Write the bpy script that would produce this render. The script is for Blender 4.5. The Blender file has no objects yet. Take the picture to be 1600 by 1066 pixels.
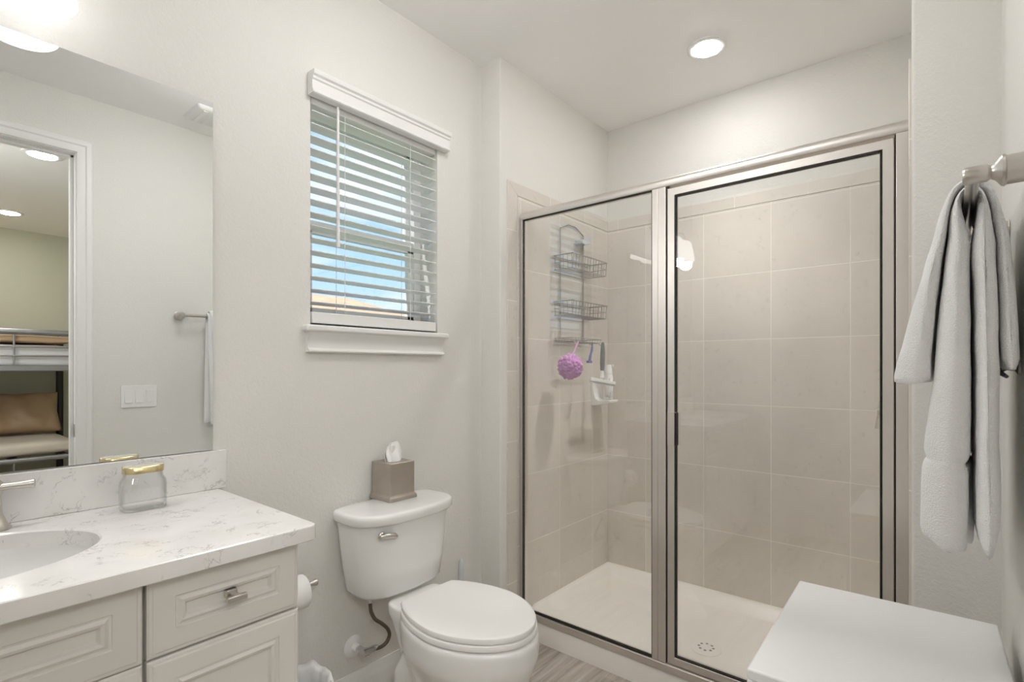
import bpy, bmesh, math, random
from mathutils import Vector, Matrix, noise as mnoise
random.seed(7)
S = bpy.context.scene
COL = S.collection
PI = math.pi

# ------------------------------------------------------------------ camera
cam_d = bpy.data.cameras.new('camera'); cam = bpy.data.objects.new('camera', cam_d); COL.objects.link(cam)
cam.location = (1.545, 0.0, 1.145)
cam.rotation_euler = (PI/2, 0, math.radians(39.74))
cam_d.sensor_width = 36.0; cam_d.sensor_fit = 'HORIZONTAL'
cam_d.lens = 816.6/1600*36.0
cam_d.shift_y = (575-533)/1600
cam_d.clip_start = 0.01
S.camera = cam

# ------------------------------------------------------------------ view
S.view_settings.view_transform = 'Standard'
S.view_settings.look = 'None'
S.view_settings.gamma = 1.0
S.view_settings.use_curve_mapping = False
S.view_settings.exposure = 1.41
S.cycles.max_bounces = 18
S.cycles.diffuse_bounces = 12
S.cycles.glossy_bounces = 8
S.cycles.transmission_bounces = 10
S.cycles.transparent_max_bounces = 24
S.cycles.sample_clamp_indirect = 6.0
S.cycles.caustics_reflective = False
S.cycles.caustics_refractive = False
try:
    S.cycles.use_denoising = True
except Exception:
    pass

VANITY_EMIT = 1.1
VANITY_SPOT = 4.2
SHOWER_EMIT = 46.0
SHOWER_SPOT = 16.0
BED_EMIT = 45.0
FILL_EMIT = 6.2
BED_FILL_EMIT = 10.0
SKY_STRENGTH = 0.56
SUN_STRENGTH = 4.0

# ------------------------------------------------------------------ node helpers
def mat(name):
    m = bpy.data.materials.new(name); m.use_nodes = True
    nt = m.node_tree; nt.nodes.clear()
    out = nt.nodes.new('ShaderNodeOutputMaterial')
    return m, nt, out
def N(nt, t, **kw):
    n = nt.nodes.new(t)
    for k, v in kw.items():
        if k == 'inp':
            for i, val in v.items():
                n.inputs[i].default_value = val
        else:
            setattr(n, k, v)
    return n
def L(nt, a, b): nt.links.new(a, b)
def math_n(nt, op, a, b=None, c=None, clamp=False):
    n = nt.nodes.new('ShaderNodeMath'); n.operation = op; n.use_clamp = clamp
    for i, v in enumerate((a, b, c)):
        if v is None: continue
        if isinstance(v, (int, float)): n.inputs[i].default_value = v
        else: nt.links.new(v, n.inputs[i])
    return n.outputs[0]
def mix_rgb(nt, fac, a, b):
    n = nt.nodes.new('ShaderNodeMix'); n.data_type = 'RGBA'
    for sock, v in ((n.inputs[0], fac), (n.inputs[6], a), (n.inputs[7], b)):
        if isinstance(v, (int, float)): sock.default_value = v
        elif isinstance(v, tuple): sock.default_value = (*v, 1) if len(v) == 3 else v
        else: nt.links.new(v, sock)
    return n.outputs[2]
def ramp(nt, fac, stops):
    n = nt.nodes.new('ShaderNodeValToRGB')
    cr = n.color_ramp
    while len(cr.elements) > len(stops): cr.elements.remove(cr.elements[-1])
    while len(cr.elements) < len(stops): cr.elements.new(0.5)
    for e, (p, c) in zip(cr.elements, stops):
        e.position = p; e.color = (*c, 1) if len(c) == 3 else c
    nt.links.new(fac, n.inputs[0]); return n.outputs[0]
def objco(nt): return N(nt, 'ShaderNodeTexCoord').outputs['Object']
def noise_n(nt, vec, scale, detail=3.0, rough=0.5, dist=0.0):
    n = N(nt, 'ShaderNodeTexNoise'); n.inputs['Scale'].default_value = scale
    n.inputs['Detail'].default_value = detail; n.inputs['Roughness'].default_value = rough
    n.inputs['Distortion'].default_value = dist
    if vec is not None: nt.links.new(vec, n.inputs['Vector'])
    return n.outputs[0]
def bump(nt, h, strength, dist=0.002, invert=False):
    b = N(nt, 'ShaderNodeBump'); b.inputs['Strength'].default_value = strength
    b.inputs['Distance'].default_value = dist; b.invert = invert
    nt.links.new(h, b.inputs['Height']); return b.outputs[0]
def principled(nt, out, color, rough=0.5, metal=0.0, spec=0.5, normal=None, coat=0.0):
    p = N(nt, 'ShaderNodeBsdfPrincipled')
    if isinstance(color, tuple): p.inputs['Base Color'].default_value = (*color, 1)
    else: nt.links.new(color, p.inputs['Base Color'])
    if isinstance(rough, (int, float)): p.inputs['Roughness'].default_value = rough
    else: nt.links.new(rough, p.inputs['Roughness'])
    p.inputs['Metallic'].default_value = metal
    p.inputs['Specular IOR Level'].default_value = spec
    p.inputs['Coat Weight'].default_value = coat
    if normal is not None: nt.links.new(normal, p.inputs['Normal'])
    nt.links.new(p.outputs[0], out.inputs[0]); return p

def plain(name, color, rough=0.5, metal=0.0, spec=0.5, vary=0.03, scale=6.0, bmp=0.0, bscale=200.0, coat=0.0):
    m, nt, out = mat(name)
    co = objco(nt)
    f = noise_n(nt, co, scale, 3)
    lo = tuple(max(0, c*(1-vary)) for c in color); hi = tuple(min(1, c*(1+vary)) for c in color)
    c = mix_rgb(nt, f, lo, hi)
    nrm = bump(nt, noise_n(nt, co, bscale, 2), bmp, 0.001) if bmp else None
    principled(nt, out, c, rough, metal, spec, nrm, coat)
    return m

M = {}
def paint(name, color, strength=0.75):
    m, nt, out = mat(name); co = objco(nt)
    n1 = noise_n(nt, co, 95, 3, 0.55, 0.6)
    n2 = noise_n(nt, co, 300, 2)
    h = math_n(nt, 'ADD', n1, math_n(nt, 'MULTIPLY', n2, 0.25))
    principled(nt, out, color, 0.55, 0, 0.3, bump(nt, h, strength, 0.0022)); return m
M['wall'] = paint('wall_paint', (0.75, 0.74, 0.71))
M['ceiling'] = paint('ceiling_paint', (0.92, 0.92, 0.92), 0.2)
M['bed_wall'] = paint('sage_wall_paint', (0.50, 0.50, 0.40), 0.2)
M['trim'] = plain('white_trim_paint', (0.80, 0.80, 0.785), 0.35, vary=0.01)
M['cabinet'] = plain('cabinet_paint', (0.70, 0.685, 0.655), 0.38, vary=0.012)
M['cab_gap'] = plain('cabinet_carcass', (0.52, 0.49, 0.45), 0.5, vary=0.02)
M['porcelain'] = plain('glazed_porcelain', (0.82, 0.82, 0.81), 0.08, vary=0.004, coat=0.3)
M['seat'] = plain('toilet_seat_plastic', (0.84, 0.835, 0.82), 0.18, vary=0.004)
M['nickel'] = plain('brushed_nickel', (0.62, 0.59, 0.55), 0.3, 1.0, vary=0.05, scale=60)
M['nickel_soft'] = plain('satin_nickel_frame', (0.76, 0.72, 0.68), 0.40, 1.0, vary=0.03, scale=40)
M['chrome'] = plain('chrome', (0.75, 0.75, 0.75), 0.12, 1.0, vary=0.02)
M['steel_wire'] = plain('steel_wire', (0.45, 0.44, 0.43), 0.3, 1.0, vary=0.05)
M['braid'] = plain('braided_steel', (0.17, 0.14, 0.115), 0.35, 0.8, vary=0.5, scale=500, bmp=0.6, bscale=700)
M['gasket'] = plain('black_gasket', (0.012, 0.011, 0.011), 0.6, vary=0.1)
M['white_plastic'] = plain('white_plastic', (0.82, 0.82, 0.82), 0.35, vary=0.006)
M['grey_plastic'] = plain('grey_plastic', (0.62, 0.65, 0.68), 0.4, vary=0.02)
M['pan'] = plain('shower_pan_acrylic', (0.88, 0.85, 0.805), 0.3, vary=0.012)
M['curb'] = M['pan']
M['paper'] = plain('tissue_paper', (0.88, 0.88, 0.87), 0.9, vary=0.01, bmp=0.15, bscale=120)
M['roll'] = plain('toilet_paper', (0.86, 0.86, 0.85), 0.95, vary=0.01, bmp=0.2, bscale=200)
M['card'] = plain('cardboard_core', (0.45, 0.36, 0.27), 0.8, vary=0.05)
M['gold'] = plain('gold_lid', (0.78, 0.66, 0.38), 0.25, 1.0, vary=0.03)
M['lid_sheen'] = plain('lid_top', (0.85, 0.82, 0.72), 0.2, 0.3, vary=0.02)  # pale reflection on the gold lid put into the colour
M['loofah'] = plain('purple_mesh', (0.62, 0.30, 0.62), 0.7, vary=0.25, scale=40, bmp=0.6, bscale=260)
M['cord_pink'] = plain('pink_cord', (0.68, 0.40, 0.66), 0.7, vary=0.05)
M['grip'] = plain('grey_grip', (0.16, 0.16, 0.165), 0.5, vary=0.05, bmp=0.3, bscale=400)
M['razor_blue'] = plain('blue_plastic', (0.16, 0.17, 0.40), 0.35, vary=0.05)
M['hamper'] = plain('white_laminate', (0.78, 0.785, 0.785), 0.4, vary=0.008)
M['blind'] = plain('white_faux_wood', (0.80, 0.80, 0.79), 0.4, vary=0.01)
M['bag'] = plain('bin_liner', (0.84, 0.84, 0.85), 0.35, vary=0.02, bmp=0.25, bscale=60)
M['bin'] = plain('bin_plastic', (0.42, 0.43, 0.43), 0.4, vary=0.03)
M['bed_metal'] = plain('silver_bed_tube', (0.36, 0.36, 0.37), 0.35, 0.9, vary=0.04)
M['bed_dark'] = plain('dark_bed_post', (0.018, 0.016, 0.016), 0.45, vary=0.05)
M['tan_sheet'] = plain('tan_satin', (0.40, 0.27, 0.16), 0.45, vary=0.14, scale=9, bmp=0.2, bscale=30)
M['peach_sheet'] = plain('peach_blanket', (0.60, 0.42, 0.27), 0.6, vary=0.08, scale=9, bmp=0.2, bscale=30)
M['cream_sheet'] = plain('cream_bedspread', (0.62, 0.55, 0.47), 0.7, vary=0.05, scale=14, bmp=0.2, bscale=60)
M['white_sheet'] = plain('white_mattress', (0.76, 0.76, 0.78), 0.7, vary=0.03, scale=12, bmp=0.3, bscale=40)
M['bed_carpet'] = plain('bedroom_carpet', (0.42, 0.38, 0.33), 0.95, vary=0.1, scale=90, bmp=0.5, bscale=300)
M['stucco'] = plain('stucco', (0.62, 0.57, 0.49), 0.85, vary=0.06, scale=14, bmp=0.4, bscale=80)
M['lawn'] = plain('lawn', (0.10, 0.16, 0.05), 0.95, vary=0.3, scale=30)

def towel_mat(name, color):
    m, nt, out = mat(name); co = objco(nt)
    n1 = noise_n(nt, co, 420, 2, 0.6); n2 = noise_n(nt, co, 60, 3)
    h = math_n(nt, 'ADD', n1, math_n(nt, 'MULTIPLY', n2, 0.5))
    p = principled(nt, out, color, 0.95, 0, 0.1, bump(nt, h, 0.8, 0.004))
    p.inputs['Sheen Weight'].default_value = 0.25
    return m
M['towel'] = towel_mat('white_terry', (0.90, 0.90, 0.905))
M['towel_band'] = plain('woven_towel_band', (0.84, 0.84, 0.845), 0.85, vary=0.01, bmp=0.4, bscale=500)

def emissive(name, color, strength):
    m, nt, out = mat(name)
    e = N(nt, 'ShaderNodeEmission'); e.inputs[0].default_value = (*color, 1); e.inputs[1].default_value = strength
    L(nt, e.outputs[0], out.inputs[0]); return m
M['shade_glow'] = emissive('frosted_glass_lit', (1.0, 0.985, 0.965), VANITY_EMIT)
M['can_glow'] = emissive('can_lens_lit', (1.0, 0.98, 0.955), SHOWER_EMIT)
M['fill_glow'] = emissive('fill_glass_lit', (1.0, 0.985, 0.97), FILL_EMIT)
M['bed_fill_glow'] = emissive('bedroom_fill_lit', (1.0, 0.985, 0.97), BED_FILL_EMIT)
M['bed_glow'] = emissive('bedroom_lens_lit', (1.0, 0.98, 0.955), BED_EMIT)

def thin_glass(name, tint=(1, 1, 1), base=0.04, refl=(1, 1, 1), edge=None):
    m, nt, out = mat(name)
    g = N(nt, 'ShaderNodeNewGeometry')
    d = N(nt, 'ShaderNodeVectorMath', operation='DOT_PRODUCT')
    L(nt, g.outputs['Normal'], d.inputs[0]); L(nt, g.outputs['Incoming'], d.inputs[1])
    c = math_n(nt, 'ABSOLUTE', d.outputs['Value'])
    om = math_n(nt, 'SUBTRACT', 1.0, c)
    f = math_n(nt, 'MULTIPLY_ADD', math_n(nt, 'POWER', om, 5.0), 1-base, base)
    t = N(nt, 'ShaderNodeBsdfTransparent'); t.inputs[0].default_value = (*tint, 1)
    if edge: L(nt, mix_rgb(nt, math_n(nt, 'POWER', om, 2.5), tint, edge), t.inputs[0])
    gl = N(nt, 'ShaderNodeBsdfGlossy'); gl.inputs['Roughness'].default_value = 0.0; gl.inputs[0].default_value = (*refl, 1)
    mx = N(nt, 'ShaderNodeMixShader'); L(nt, f, mx.inputs[0]); L(nt, t.outputs[0], mx.inputs[1]); L(nt, gl.outputs[0], mx.inputs[2])
    L(nt, mx.outputs[0], out.inputs[0]); return m
M['glass'] = thin_glass('shower_glass', (0.985, 0.99, 0.985), 0.07)
M['window_glass'] = thin_glass('window_pane', (0.97, 0.985, 0.99), 0.04)
M['jar_glass'] = thin_glass('jar_glass', (0.985, 0.988, 0.988), 0.05, edge=(0.66, 0.68, 0.68))
def mirror_mat():
    m, nt, out = mat('mirror_silver')
    g = N(nt, 'ShaderNodeBsdfGlossy'); g.inputs[0].default_value = (0.90, 0.915, 0.91, 1); g.inputs['Roughness'].default_value = 0.0
    L(nt, g.outputs[0], out.inputs[0]); return m
M['mirror'] = mirror_mat()

def quartz():
    m, nt, out = mat('white_quartz'); co = objco(nt)
    w = N(nt, 'ShaderNodeTexNoise'); w.inputs['Scale'].default_value = 5; w.inputs['Detail'].default_value = 4; L(nt, co, w.inputs['Vector'])
    add = N(nt, 'ShaderNodeVectorMath', operation='MULTIPLY_ADD')
    L(nt, w.outputs['Color'], add.inputs[0]); add.inputs[1].default_value = (0.35, 0.35, 0.35); L(nt, co, add.inputs[2])
    n = noise_n(nt, add.outputs[0], 16, 5, 0.62)
    ridge = math_n(nt, 'ABSOLUTE', math_n(nt, 'SUBTRACT', n, 0.5))
    thin = math_n(nt, 'SUBTRACT', 1.0, math_n(nt, 'MULTIPLY', ridge, 48.0), clamp=True)
    gate = ramp(nt, noise_n(nt, co, 17, 3, 0.6), [(0.49, (0, 0, 0)), (0.60, (1, 1, 1))])
    v = math_n(nt, 'MULTIPLY', thin, gate)
    cloud = mix_rgb(nt, ramp(nt, noise_n(nt, co, 9, 4), [(0.4, (0, 0, 0)), (0.7, (1, 1, 1))]), (0.79, 0.78, 0.765), (0.72, 0.705, 0.685))
    c = mix_rgb(nt, math_n(nt, 'MULTIPLY', v, 0.70), cloud, (0.36, 0.34, 0.33))
    principled(nt, out, c, 0.12, 0, 0.5); return m
M['quartz'] = quartz()

def tile_mat(name, u, v, ou, ov, su, sv, col=(0.70, 0.655, 0.60), gw=0.0019):
    """square tile grid over object axes u and v (0,1,2); su or sv 0 = no joints that way"""
    m, nt, out = mat(name); co = objco(nt)
    sep = N(nt, 'ShaderNodeSeparateXYZ'); L(nt, co, sep.inputs[0])
    ds = []; ids = []
    for ax, o, s in ((u, ou, su), (v, ov, sv)):
        if not s: continue
        p = math_n(nt, 'SUBTRACT', sep.outputs[ax], o)
        ds.append(math_n(nt, 'PINGPONG', p, s/2)); ids.append(math_n(nt, 'FLOOR', math_n(nt, 'DIVIDE', p, s)))
    d = ds[0] if len(ds) == 1 else math_n(nt, 'MINIMUM', ds[0], ds[1])
    g = math_n(nt, 'LESS_THAN', d, gw)
    cv = N(nt, 'ShaderNodeCombineXYZ'); L(nt, ids[0], cv.inputs[0])
    if len(ids) > 1: L(nt, ids[1], cv.inputs[1])
    wn = N(nt, 'ShaderNodeTexWhiteNoise'); L(nt, cv.outputs[0], wn.inputs['Vector'])
    off = N(nt, 'ShaderNodeVectorMath', operation='MULTIPLY_ADD'); L(nt, wn.outputs['Color'], off.inputs[0]); off.inputs[1].default_value = (9, 9, 9); L(nt, co, off.inputs[2])
    n1 = noise_n(nt, off.outputs[0], 5, 5, 0.6); n2 = noise_n(nt, off.outputs[0], 55, 4, 0.65, 0.5); n3 = noise_n(nt, off.outputs[0], 16, 3, 0.55)
    sp = math_n(nt, 'MULTIPLY', ramp(nt, n2, [(0.54, (0, 0, 0)), (0.72, (1, 1, 1))]), ramp(nt, n3, [(0.45, (0, 0, 0)), (0.65, (1, 1, 1))]))
    a = tuple(c*0.90 for c in col); b = tuple(c*1.08 for c in col)
    c1 = mix_rgb(nt, n1, a, b)
    c2 = mix_rgb(nt, math_n(nt, 'MULTIPLY', sp, 0.55), c1, tuple(c*0.66 for c in col))
    tv = math_n(nt, 'MULTIPLY_ADD', wn.outputs['Value'], 0.06, 0.97)
    tvm = N(nt, 'ShaderNodeVectorMath', operation='SCALE'); L(nt, c2, tvm.inputs[0]); L(nt, tv, tvm.inputs['Scale'])
    c = mix_rgb(nt, g, tvm.outputs[0], (0.84, 0.80, 0.74))
    edge = math_n(nt, 'MINIMUM', d, 0.003)
    nrm = bump(nt, math_n(nt, 'MULTIPLY', edge, 300.0), 0.5, 0.001)
    principled(nt, out, c, math_n(nt, 'MULTIPLY_ADD', g, 0.4, 0.33), 0, 0.4, nrm); return m
M['tile_back'] = tile_mat('tile_back', 0, 2, 0.941, 1.578, 0.3005, 0.302)
M['tile_side'] = tile_mat('tile_side', 1, 2, 2.378, 1.578, 0.3005, 0.302)
M['tile_top_b'] = tile_mat('tile_border_back', 0, 2, 0.784, 0, 0.302, 0)
M['tile_top_s'] = tile_mat('tile_border_side', 1, 2, 2.00, 0, 0.302, 0)
M['tile_front'] = tile_mat('tile_border_upright', 1, 2, 0, 1.735, 0, 0.302)

def plank_floor():
    m, nt, out = mat('wood_look_plank_tile'); co = objco(nt)
    sep = N(nt, 'ShaderNodeSeparateXYZ'); L(nt, co, sep.inputs[0])
    W = 0.155; LEN = 0.92
    px = math_n(nt, 'SUBTRACT', sep.outputs[0], 0.075)
    row = math_n(nt, 'FLOOR', math_n(nt, 'DIVIDE', px, W))
    stag = math_n(nt, 'MULTIPLY', math_n(nt, 'FRACT', math_n(nt, 'MULTIPLY', row, 0.37)), LEN)
    py = math_n(nt, 'ADD', sep.outputs[1], stag)
    col = math_n(nt, 'FLOOR', math_n(nt, 'DIVIDE', py, LEN))
    d = math_n(nt, 'MINIMUM', math_n(nt, 'PINGPONG', px, W/2), math_n(nt, 'PINGPONG', py, LEN/2))
    g = math_n(nt, 'LESS_THAN', d, 0.0016)
    cv = N(nt, 'ShaderNodeCombineXYZ'); L(nt, row, cv.inputs[0]); L(nt, col, cv.inputs[1])
    wn = N(nt, 'ShaderNodeTexWhiteNoise'); L(nt, cv.outputs[0], wn.inputs['Vector'])
    st = N(nt, 'ShaderNodeVectorMath', operation='MULTIPLY'); L(nt, co, st.inputs[0]); st.inputs[1].default_value = (26, 2.2, 1)
    off = N(nt, 'ShaderNodeVectorMath', operation='MULTIPLY_ADD'); L(nt, wn.outputs['Color'], off.inputs[0]); off.inputs[1].default_value = (31, 31, 31); L(nt, st.outputs[0], off.inputs[2])
    n1 = noise_n(nt, off.outputs[0], 1.0, 5, 0.6, 0.8)
    st2 = N(nt, 'ShaderNodeVectorMath', operation='MULTIPLY'); L(nt, off.outputs[0], st2.inputs[0]); st2.inputs[1].default_value = (4, 2.0, 1)
    n2 = noise_n(nt, st2.outputs[0], 1.0, 3, 0.6)
    f = math_n(nt, 'ADD', math_n(nt, 'MULTIPLY', n1, 0.75), math_n(nt, 'MULTIPLY', n2, 0.25))
    c = ramp(nt, f, [(0.30, (0.26, 0.215, 0.18)), (0.45, (0.42, 0.37, 0.32)), (0.58, (0.56, 0.51, 0.455)), (0.72, (0.68, 0.64, 0.59))])
    tv = math_n(nt, 'MULTIPLY_ADD', wn.outputs['Value'], 0.24, 0.86)
    sc = N(nt, 'ShaderNodeVectorMath', operation='SCALE'); L(nt, c, sc.inputs[0]); L(nt, tv, sc.inputs['Scale'])
    c = mix_rgb(nt, g, sc.outputs[0], (0.50, 0.46, 0.41))
    principled(nt, out, c, 0.42, 0, 0.4, bump(nt, f, 0.15, 0.001)); return m
M['floor'] = plank_floor()

def roof_mat():
    m, nt, out = mat('clay_roof_tile'); co = objco(nt)
    w = N(nt, 'ShaderNodeTexWave'); w.wave_type = 'BANDS'; w.bands_direction = 'Y'; w.inputs['Scale'].default_value = 4.0; w.inputs['Distortion'].default_value = 0.6
    L(nt, co, w.inputs['Vector'])
    n = noise_n(nt, co, 3.5, 4)
    c = mix_rgb(nt, n, (0.36, 0.20, 0.11), (0.60, 0.40, 0.26))
    c = mix_rgb(nt, math_n(nt, 'MULTIPLY', w.outputs['Fac'], 0.35), c, (0.66, 0.50, 0.36))
    principled(nt, out, c, 0.85, 0, 0.2, bump(nt, w.outputs['Fac'], 0.6, 0.05)); return m
M['roof'] = roof_mat()

def wicker_tan():
    m, nt, out = mat('brushed_pewter_cover'); co = objco(nt)
    st = N(nt, 'ShaderNodeVectorMath', operation='MULTIPLY'); L(nt, co, st.inputs[0]); st.inputs[1].default_value = (30, 30, 240)
    n = noise_n(nt, st.outputs[0], 1, 3); b = noise_n(nt, co, 18, 3)
    c = mix_rgb(nt, b, (0.37, 0.33, 0.28), (0.49, 0.44, 0.38))
    principled(nt, out, c, 0.42, 0.55, 0.5, bump(nt, n, 0.12, 0.001)); return m
M['pewter'] = wicker_tan()

def bottle_label():
    m, nt, out = mat('printed_label'); co = objco(nt)
    st = N(nt, 'ShaderNodeVectorMath', operation='MULTIPLY'); L(nt, co, st.inputs[0]); st.inputs[1].default_value = (210, 210, 90)
    n = noise_n(nt, st.outputs[0], 1.0, 1); big = noise_n(nt, co, 28, 1)
    ink = math_n(nt, 'MULTIPLY', math_n(nt, 'GREATER_THAN', n, 0.58), math_n(nt, 'GREATER_THAN', big, 0.48))
    c = mix_rgb(nt, ink, (0.83, 0.83, 0.82), (0.50, 0.42, 0.62))
    principled(nt, out, c, 0.4); return m
M['label'] = bottle_label()

# ------------------------------------------------------------------ world (sky with soft clouds) and sun
w = bpy.data.worlds.new('sky'); S.world = w; w.use_nodes = True
nt = w.node_tree; nt.nodes.clear()
wo = nt.nodes.new('ShaderNodeOutputWorld'); bg = nt.nodes.new('ShaderNodeBackground')
tc = N(nt, 'ShaderNodeTexCoord'); sp = N(nt, 'ShaderNodeSeparateXYZ'); L(nt, tc.outputs['Generated'], sp.inputs[0])
grad = ramp(nt, sp.outputs[2], [(0.0, (0.62, 0.72, 0.80)), (0.16, (0.42, 0.62, 0.84)), (0.40, (0.23, 0.46, 0.82)), (1.0, (0.16, 0.38, 0.85))])
stv = N(nt, 'ShaderNodeVectorMath', operation='MULTIPLY'); L(nt, tc.outputs['Generated'], stv.inputs[0]); stv.inputs[1].default_value = (1, 1, 3.2)
cl = noise_n(nt, stv.outputs[0], 3.1, 6, 0.55, 0.2)
low = math_n(nt, 'SUBTRACT', 1.0, math_n(nt, 'MULTIPLY', sp.outputs[2], 2.3), clamp=True)
cf = ramp(nt, math_n(nt, 'ADD', cl, math_n(nt, 'MULTIPLY', low, 0.10)), [(0.50, (0, 0, 0)), (0.68, (1, 1, 1))])
skyc = mix_rgb(nt, math_n(nt, 'MULTIPLY', cf, 0.85), grad, (0.84, 0.86, 0.88))
L(nt, skyc, bg.inputs[0]); bg.inputs[1].default_value = SKY_STRENGTH; L(nt, bg.outputs[0], wo.inputs[0])
sd = bpy.data.lights.new('sun', 'SUN'); sd.energy = SUN_STRENGTH; sd.angle = math.radians(1.0); sd.color = (1, 0.95, 0.87)
so = bpy.data.objects.new('sun', sd); COL.objects.link(so); so.location = (8, 2, 12)
so.rotation_euler = Vector((0.15, 0.55, -0.82)).to_track_quat('-Z', 'Y').to_euler()

# ------------------------------------------------------------------ mesh builder
class MB:
    def __init__(self): self.bm = bmesh.new()
    def face(self, vs):
        try: return self.bm.faces.new(vs)
        except ValueError: return None
    def box(self, x0, x1, y0, y1, z0, z1):
        b = self.bm
        v = [b.verts.new((x, y, z)) for z in (z0, z1) for x, y in ((x0, y0), (x1, y0), (x1, y1), (x0, y1))]
        for f in ((3, 2, 1, 0), (4, 5, 6, 7), (0, 1, 5, 4), (1, 2, 6, 5), (2, 3, 7, 6), (3, 0, 4, 7)):
            self.face([v[i] for i in f])
        return self
    def loft(self, rings, cap0=True, cap1=True, closed=True):
        b = self.bm; R = [[b.verts.new(p) for p in r] for r in rings]
        n = len(R[0])
        for a, c in zip(R, R[1:]):
            for i in range(n if closed else n-1):
                j = (i+1) % n
                self.face((a[i], a[j], c[j], c[i]))
        if cap0: self.face(list(reversed(R[0])))
        if cap1: self.face(R[-1])
        return self
    def lathe(self, prof, origin=(0, 0, 0), axis='Z', n=32, cap=True):
        """prof: (radius, height) along axis"""
        rings = []
        o = Vector(origin)
        for r, h in prof:
            ring = []
            for k in range(n):
                a = 2*PI*k/n; c, s = r*math.cos(a), r*math.sin(a)
                p = {'Z': (c, s, h), 'X': (h, c, s), 'Y': (s, h, c)}[axis]
                ring.append(o+Vector(p))
            rings.append(ring)
        return self.loft(rings, cap, cap)
    def tube(self, path, r, n=10, cap=True):
        P = [Vector(p) for p in path]; rings = []
        up = None
        for i, p in enumerate(P):
            t = (P[min(i+1, len(P)-1)]-P[max(i-1, 0)]).normalized()
            if up is None:
                up = Vector((0, 0, 1)) if abs(t.z) < 0.9 else Vector((1, 0, 0))
            a = (up - t*up.dot(t)).normalized(); c = t.cross(a); up = a
            rr = r[i] if isinstance(r, (list, tuple)) else r
            rings.append([p+rr*(math.cos(2*PI*k/n)*a+math.sin(2*PI*k/n)*c) for k in range(n)])
        return self.loft(rings, cap, cap)
    def prism(self, pts, axis, a0, a1):
        """polygon pts (2-D) extruded along axis"""
        def P(p, a): return {'X': (a, p[0], p[1]), 'Y': (p[0], a, p[1]), 'Z': (p[0], p[1], a)}[axis]
        return self.loft([[P(p, a0) for p in pts], [P(p, a1) for p in pts]])
    def grid(self, f, nu, nv):
        b = self.bm; V = [[b.verts.new(f(i/nu, j/nv)) for j in range(nv+1)] for i in range(nu+1)]
        for i in range(nu):
            for j in range(nv): self.face((V[i][j], V[i+1][j], V[i+1][j+1], V[i][j+1]))
        return self

def root_loc(o):
    v = Vector((0, 0, 0))
    while o is not None: v += o.location; o = o.parent
    return v
def build(name, mb, m, parent=None, bevel=0.0, seg=2, smooth=35, local=False, origin=None, subsurf=0, remesh=0.0):
    bm = mb.bm
    bmesh.ops.recalc_face_normals(bm, faces=bm.faces)
    if not local:
        off = root_loc(parent) if parent is not None else Vector(origin or (0, 0, 0))
        if off.length: bmesh.ops.translate(bm, verts=bm.verts, vec=-off)
    me = bpy.data.meshes.new(name); bm.to_mesh(me); bm.free()
    for p in me.polygons: p.use_smooth = True
    if smooth is not None and smooth < 180: me.set_sharp_from_angle(angle=math.radians(smooth))
    o = bpy.data.objects.new(name, me); COL.objects.link(o)
    if isinstance(m, str): m = M[m]
    me.materials.append(m)
    if parent is not None: o.parent = parent
    elif origin is not None: o.location = origin
    if remesh:
        r = o.modifiers.new('remesh', 'REMESH'); r.mode = 'VOXEL'; r.voxel_size = remesh; r.use_smooth_shade = True
        s = o.modifiers.new('smooth', 'SMOOTH'); s.factor = 0.5; s.iterations = 12
    if bevel:
        b = o.modifiers.new('bevel', 'BEVEL'); b.width = bevel; b.segments = seg; b.limit_method = 'ANGLE'; b.angle_limit = math.radians(40)
        b.harden_normals = False
    if subsurf:
        s = o.modifiers.new('subsurf', 'SUBSURF'); s.levels = subsurf; s.render_levels = subsurf
    return o
def tag(o, label, cat, group=None):
    o['label'] = label; o['category'] = cat
    if group: o['group'] = group
    return o
def thing(name, label, cat, loc, rz=0.0, group=None):
    o = bpy.data.objects.new(name, None); COL.objects.link(o); o.location = loc; o.rotation_euler = (0, 0, rz)
    o.empty_display_size = 0.05
    return tag(o, label, cat, group)
def struct(name, mb, m, parent=None, bevel=0.0, **kw):
    o = build(name, mb, m, parent, bevel, **kw)
    if parent is None: o['kind'] = 'structure'
    return o
def sstep(a, b, x):
    t = max(0, min(1, (x-a)/(b-a))); return t*t*(3-2*t)
def rrect(x0, x1, y0, y1, r, n=6):
    pts = []
    for cx, cy, a0 in ((x1-r, y1-r, 0), (x0+r, y1-r, PI/2), (x0+r, y0+r, PI), (x1-r, y0+r, 1.5*PI)):
        for k in range(n+1):
            a = a0+PI/2*k/n; pts.append((cx+r*math.cos(a), cy+r*math.sin(a)))
    return pts

# ================================================================== SETTING
FZ = -0.02            # floor
CE = 2.445            # ceiling
R = 1.644             # right wall face
BY = 2.543            # shower back wall face
FY = -0.52            # front wall face
WT = 0.12
struct('floor', MB().box(-0.15, R+WT, FY-WT, BY+0.15, FZ-0.1, FZ), 'floor')
struct('ceiling', MB().box(-0.15, R+WT, FY-WT, BY+0.15, CE, CE+0.1), 'ceiling')
WY0, WY1, WZ0, WZ1 = 0.862, 1.398, 1.280, 2.045
mb = MB()
mb.box(-0.15, 0, FY-WT, WY0, FZ, CE).box(-0.15, 0, WY1, BY+0.15, FZ, CE).box(-0.15, 0, WY0, WY1, FZ, WZ0).box(-0.15, 0, WY0, WY1, WZ1, CE)
struct('wall_left', mb, 'wall')
struct('wall_left_return', MB().prism(rrect(-0.05, 0.110, 1.651, BY+0.1, 0.009, 4), 'Z', FZ, CE), 'wall')
struct('wall_back', MB().box(-0.15, R+WT, BY+0.004, BY+0.15, FZ, CE), 'wall')
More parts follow.
